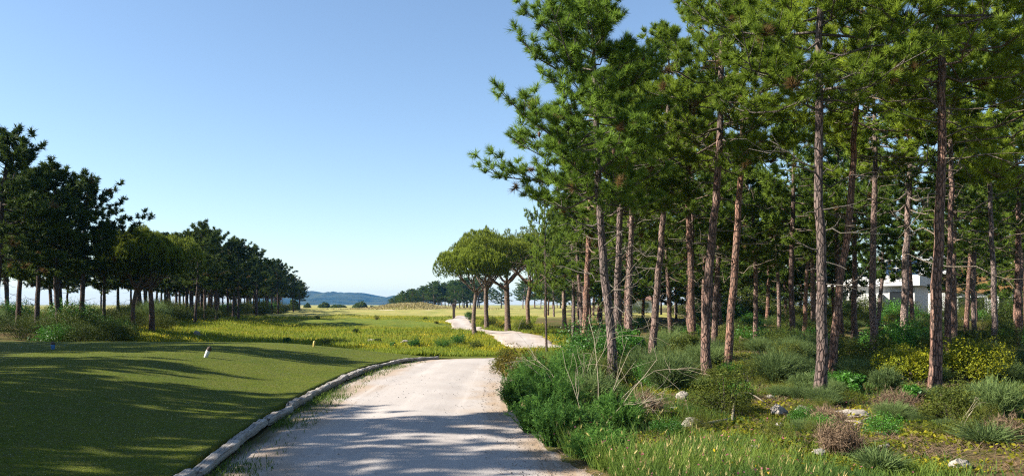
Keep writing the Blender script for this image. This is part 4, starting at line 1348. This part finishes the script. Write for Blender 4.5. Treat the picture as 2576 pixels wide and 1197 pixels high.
stuff('straw_seed_heads', V, F, T, 'straw')
sel = tips[rng.choice(len(tips), 500)]; sel = sel[fbm(sel[:, 0] * .9, sel[:, 1] * .9, 97) > .35]
V, F, T = leaf_quads(sel, np.array([[0, 0, 1.]]) + 0 * sel, .014, rng, rng.random(len(sel)), .8)
stuff('yellow_wildflowers', V, F, T, 'yellow')
# low leafy cover on the forest floor
n = 150000
Y = 7.5 + 22 * rng.random(n) ** 1.7; X = xright(Y) + .7 + rng.random(n) * (2.5 + .70 * Y)
k = fbm(X * 1.1, Y * 1.1, 101) + .5 * rng.normal(size=n) > -.1; X, Y = X[k], Y[k]
P = np.stack([X, Y, ground_h(X, Y) + .015 + .10 * np.clip(fbm(X * 1.7, Y * 1.7, 102), 0, 1) * rng.random(len(X))], 1)
tt = np.clip(.45 + .45 * fbm(X * .9, Y * .9, 103) + .2 * rng.normal(size=len(X)), 0, 1)
V, F, T = leaf_quads(P, np.array([[0, 0, 1.]]) + .6 * rng.normal(size=P.shape), .026, rng, tt, .6)
stuff('ground_cover', V, F, T, 'cover')
# fallen needles and twigs on the floor
n = 110000
Y = 7.5 + 20 * rng.random(n) ** 1.6; X = xright(Y) + .6 + rng.random(n) * (2.5 + .7 * Y)
k = fbm(X * .9, Y * .9, 111) + .3 * rng.normal(size=n) > .25; X, Y = X[k], Y[k]
V, F, T, _ = blades(X, Y, ground_h(X, Y) + .03, .06, .009, rng, 3.0)
stuff('dry_litter', V, F, T, 'dry')
# meadow
n = 240000
Y = 31 + 80 * rng.random(n) ** 1.55; X = rng.uniform(-.62, .12, n) * Y + 2
k = (X > wood_edge_west(Y) - 1) & (X < np.interp(Y, [25, 31, 45, 60, 75, 110], [6, 8, 7, 5, 2, 4])) & ~far_path_mask(X, Y, .15)
k &= ~((Y < 31) | (np.sqrt(((X + 13) / 9) ** 2 + ((Y - 73) / 7.5) ** 2) < .9))
k &= ~((Y < 40) & (X > xlog(Y)) & (X < xright(Y)))
X, Y = X[k], Y[k]
yel = np.clip(.35 + .6 * fbm(X * .11, Y * .16, 121) + .25 * rng.normal(size=len(X)), 0, 1)
gr = fbm(X * .16, Y * .22, 125) + .25 * fbm(X * .6, Y * .6, 126) + .25 * rng.normal(size=len(X)) + .9 * (1 - smooth(36, 50, Y)) * 0 < -.02 + .7 * (1 - smooth(33, 46, Y))
V, F, T, mt = blades(X[~gr], Y[~gr], ground_h(X[~gr], Y[~gr]), .22, .035, rng, .4, yel[~gr])
stuff('meadow_grass', V, F, T, 'meadow_blade')
V, F, T, _ = blades(X[gr], Y[gr], ground_h(X[gr], Y[gr]), .26, .04, rng, .4)
stuff('green_meadow_grass', V, F, T, 'meadow_green')
sel = mt[rng.choice(len(mt), 9000)]; sel = sel[(fbm(sel[:, 0] * .11, sel[:, 1] * .16, 121) > .05) & (rng.random(len(sel)) < np.clip((sel[:, 1] - 31) / 22, 0, 1) * .3)]
V, F, T = leaf_quads(sel, np.array([[0, -.4, 1.]]) + 0 * sel, .034, rng, rng.random(len(sel)), .8)
stuff('yellow_meadow_flowers', V, F, T, 'yellow')
# dune grass round the bunker mound
n = 16000
X = -29 + 15 * rng.normal(size=n) * .55; Y = 225 + 14 * rng.normal(size=n) * .6
V, F, T, _ = blades(X, Y, ground_h(X, Y), .6, .14, rng, .4)
stuff('dune_grass', V, F, T, 'straw')
# fringe of grass at the foot of the logs, and short blades over the nearest turf
n = 9000
Y = 6 + 17 * rng.random(n) ** 1.2; q = rng.random(n)
X = xlog(Y) + .12 + .55 * q ** 2
k = fbm(X * 0 + Y * .9, Y * .9, 131) + .6 * rng.normal(size=n) > .25; X, Y = X[k], Y[k]
V, F, T, _ = blades(X, Y, 0 * X, .07, .010, rng, .6)
stuff('fringe_grass', V, F, T, 'grass')
n = 170000
Y = 6.0 + 16 * rng.random(n) ** 1.5; X = xlog(Y) - .12 - rng.random(n) * np.minimum(12, .30 * Y + 1.5)
V, F, T, _ = blades(X, Y, tee_h(X, Y) + .008, .022, .008, rng, .8, np.clip(.5 + .4 * fbm(X * .7, Y * .7, 133) + .2 * rng.normal(size=n), 0, 1))
stuff('turf_grass', V, F, T, 'turf_blade')
n = 5000
Y = 6.5 + 18 * rng.random(n) ** 1.4; q = rng.random(n)
X = np.where(rng.random(n) < .7, xright(Y) - .9 * q ** 2, xlog(Y) + .15 + .9 * q ** 2)
k = fbm(X * 1.2, Y * 1.2, 151) + .4 * rng.normal(size=n) > .35; X, Y = X[k], Y[k]
V, F, T, _ = blades(X, Y, 0 * X + .012, .035, .006, rng, 4.0)
stuff('fallen_needles', V, F, T, 'dry')
# loose stones on the gravel
n = 2600
Y = 6.5 + 14 * rng.random(n) ** 1.6; s = rng.random(n)
s = np.where(rng.random(n) < .65, 1 - .22 * s ** 1.3, s)
X = xlog(Y) + .2 + (xright(Y) - xlog(Y) - .1) * s
o4 = np.array([[1, 0, 0], [-.5, .87, 0], [-.5, -.87, 0], [0, 0, .8]])
sz = rng.uniform(.004, .014, n)
V = (np.stack([X, Y, 0 * X - .005], 1)[:, None] + o4[None] * sz[:, None, None] * rng.uniform(.6, 1.4, (n, 4, 1))).reshape(-1, 3)
F = (np.arange(n)[:, None, None] * 4 + np.array([[0, 1, 3], [1, 2, 3], [2, 0, 3]])[None]).reshape(-1, 3)
obj('loose_gravel', mesh_data('loose_gravel', V, F, M['rock']), kind='stuff')


# ------------------------------------------------------------------ timber edging
ORD = ['first', 'second', 'third', 'fourth', 'fifth', 'sixth', 'seventh', 'eighth', 'ninth', 'tenth', 'eleventh', 'twelfth', 'thirteenth', 'fourteenth']


def timber(y0, y1, i, label):
    rg = np.random.default_rng(700 + i)
    a = np.array([xlog(y0), y0, 0.]); b = np.array([xlog(y1), y1, 0.])
    for q in (a, b):
        if q[1] > 22: q[2] = float(terrain(q[0], q[1])) * .5
    a[0] += rg.uniform(-.03, .03); b[0] += rg.uniform(-.03, .03)
    Ln = np.linalg.norm(b - a); n = 26; k = 14
    th = np.arange(k) / k * 2 * np.pi
    sx = np.sign(np.cos(th)) * np.abs(np.cos(th)) ** .55; sz = np.sign(np.sin(th)) * np.abs(np.sin(th)) ** .55
    wv = .062 + .005 * rg.normal(); hv = .058 + .005 * rg.normal()
    x = np.linspace(0, Ln, n)
    prof = 1 + .05 * rg.normal(size=(1, k)) + .035 * np.cumsum(rg.normal(size=(n, k)), 0) * .25
    yy = sx[None] * wv * prof; zz = sz[None] * hv * prof
    zz = zz + .012 * np.cumsum(rg.normal(size=(n, 1)), 0) * .4
    e = np.minimum(x, Ln - x); sh = smooth(-.02, .05, e)[:, None] * .25 + .75
    xx = x[:, None] + .03 * rg.normal(size=(1, k)) * (np.abs(x[:, None] - Ln / 2) > Ln / 2 - .05)
    V = np.stack([xx + 0 * yy, yy * sh, zz * sh], -1).reshape(-1, 3)
    V = np.concatenate([V, [[0, 0, 0], [Ln, 0, 0]]])
    ii = np.arange(n - 1)[:, None] * k; j = np.arange(k)[None]; j2 = (j + 1) % k
    F4 = np.stack([ii + j, ii + k + j, ii + k + j2, ii + j2], -1).reshape(-1, 4)
    jj = np.arange(k); F3 = np.concatenate([np.stack([jj, (jj + 1) % k, np.full(k, n * k)], -1), np.stack([(n - 1) * k + (jj + 1) % k, (n - 1) * k + jj, np.full(k, n * k + 1)], -1)])
    o = obj('edging_log', mesh_data('edging_log', V, [F3, F4], M['timber']), None, label, 'log', 'weathered logs edging the path')
    dv = b - a
    o.location = (a[0], a[1], a[2] + .035)
    o.rotation_euler = (rg.uniform(-.15, .15), -math.asin(dv[2] / Ln), math.atan2(dv[1], dv[0]))


cuts = [5.6, 7.55, 9.2, 10.9, 12.5, 14.0, 15.8, 17.6, 19.1, 20.7, 22.2, 23.4, 24.5]
for i in range(len(cuts) - 1):
    timber(cuts[i] + .012, cuts[i + 1] - .012, i, ORD[i] + ' grey log of the path edging, counted from the camera end')


# ------------------------------------------------------------------ tee markers, posts and rail
def peg(loc, h, r, lean, label, top, base_mat, cap_mat=None, name='tee_marker'):
    root = thing(name, loc, label, 'tee marker'); root.rotation_euler = lean
    mb = MB(); mb.tube([(0, 0, -.05), (0, 0, .02), (0, 0, h * .5), (0, 0, h * .86), (0, 0, h * .97)], [r * .7, r * .8, r, r * .85, r * .35], 10, True)
    obj('body', mb.data('marker_body', M[base_mat], True), root)
    if cap_mat:
        c = MB(); c.tube([(0, 0, h * .62), (0, 0, h * .84), (0, 0, h * 1.0)], [r * 1.06, r * .98, r * .3], 10, True)
        obj('cap', c.data('marker_cap', M[cap_mat], True), root)


p = at(517, 897); peg(p, .27, .05, (0, R_(24), 0), 'leaning white tee marker with a dark tip on the shaded turf', 0, 'white_paint', 'dark_wood')
p = at(789, 871); peg(p, .19, .036, (0, R_(8), 0), 'yellow tee marker near the meadow end of the tee', 0, 'yellow_paint')
p = at(133, 877); peg(p, .18, .05, (0, 0, 0), 'blue tee marker with a dark top at the far side of the tee', 0, 'blue_paint', 'dark_wood')
u, v = Z2(1808, 600); p = at(u, v)
mb = MB(); mb.box((-.14, -.14, -.2), (.14, .14, 1.55)); mb.box((-.16, -.16, 1.55), (.16, .16, 1.62))
obj('marker_post', mb.data('marker_post', M['dark_wood']), None, 'short dark post at the bend of the far path', 'post', loc=p)

d = 31.0
xa = (1863 / 2.515625 - 512) / FPX * d; xb = (1896 / 2.515625 - 512) / FPX * d
root = thing('wooden_rail', (xa, d, float(ground_h(xa, d))), 'low pale wooden rail with one crossbar among the shrubs', 'rail')
for xx, hh in ((0, .95), (xb - xa, .8)):
    mb = MB(); mb.tube([(xx, 0, -.1), (xx, 0, hh)], [.045, .04], 8); obj('post', mb.data('rail_post', M['pale_wood'], True), root)
mb = MB(); mb.tube([(-.05, -.05, .86), (xb - xa + .1, -.05, .74)], [.04, .04], 8); obj('crossbar', mb.data('rail_bar', M['pale_wood'], True), root)


# ------------------------------------------------------------------ houses behind the eastern wood
def part(root, name, boxes, mat):
    mb = MB()
    for lo, hi in boxes: mb.box(lo, hi)
    return obj(name, mb.data(name, M[mat]), root)


def window(root, x0, x1, z0, z1, y):
    f = part(root, 'window', [((x0, y - .05, z0), (x1, y + .03, z0 + .08)), ((x0, y - .05, z1 - .08), (x1, y + .03, z1)), ((x0, y - .05, z0 + .08), (x0 + .08, y + .03, z1 - .08)), ((x1 - .08, y - .05, z0 + .08), (x1, y + .03, z1 - .08))], 'white_paint')
    part(f, 'pane', [((x0 + .08, y - .02, z0 + .08), (x1 - .08, y + .01, z1 - .08))], 'glass')


v1 = thing('white_villa', (31.2, 82, float(ground_h(31.2, 82))), 'low white villa with a flat roof seen between the eastern trunks', 'house', None, R_(-38))
part(v1, 'wall', [((2.2, .6, 0), (9.2, 7, 3.4)), ((4.0, -1.6, 0), (6.4, .6, 2.6))], 'white_paint')
part(v1, 'roof', [((-.4, -.2, 3.4), (9.8, 7.6, 4.35))], 'white_paint')
part(v1, 'column', [((.0, .0, 0), (.3, .3, 3.4))], 'white_paint')
part(v1, 'column', [((3.1, .0, 2.0), (3.35, .3, 3.4))], 'white_paint')
window(v1, 2.5, 3.9, .9, 2.9, .57); window(v1, 6.9, 8.6, .9, 2.9, .57)
sp = part(v1, 'solar_panel', [((6.6, .4, 4.4), (9.6, .5, 5.9))], 'panel')
part(sp, 'frame', [((6.6, .32, 4.38), (9.6, .39, 4.44)), ((6.6, .32, 5.86), (9.6, .39, 5.92)), ((6.6, .32, 5.1), (9.6, .39, 5.15))] + [((q, .33, 4.44), (q + .05, .388, 5.86)) for q in (6.6, 7.6, 8.6, 9.55)], 'white_paint')
v2 = thing('clad_house', (44.0, 87, float(ground_h(44, 87))), 'two-storey house with wood cladding between white roof slabs behind the wood', 'house', None, R_(-22))
part(v2, 'wall', [((1.6, .6, 0), (20, 9, 3.0))], 'white_paint')
part(v2, 'cladding', [((3.2, .3, 3.0), (10.4, 9, 6.0))], 'clad')
part(v2, 'roof', [((-.2, -.6, 5.0), (3.0, 9.4, 6.9))], 'white_paint')
part(v2, 'roof', [((10.6, -.6, 5.4), (20, 9.4, 6.9))], 'white_paint')
window(v2, 11.2, 13.6, 3.2, 5.2, .57); window(v2, 14.4, 17.6, 3.2, 5.2, .57); window(v2, 4.2, 6.8, .5, 2.6, .57); window(v2, 8, 10.5, .5, 2.6, .57)
part(v2, 'upper_wall', [((10.6, .6, 3.0), (20, 9, 5.4))], 'white_paint')
v3 = thing('red_roofed_house', (19.0, 150, float(ground_h(19, 150))), 'far white house with a red tiled roof seen low between the trunks', 'house')
part(v3, 'wall', [((0, 0, 0), (8.5, 7, 2.4))], 'white_paint')
mb = MB(); mb.add([[-.5, -.5, 2.4], [9, -.5, 2.4], [9, 7.5, 2.4], [-.5, 7.5, 2.4], [2, 3.5, 4.0], [6.5, 3.5, 4.0]], [[0, 4, 3], [1, 2, 5]], [[0, 1, 5, 4], [2, 3, 4, 5], [0, 3, 2, 1]])
obj('roof', mb.data('red_roof', M['roof_tile']), v3)
window(v3, 1.2, 2.6, .9, 2.0, -.03); window(v3, 5.4, 6.8, .9, 2.0, -.03)
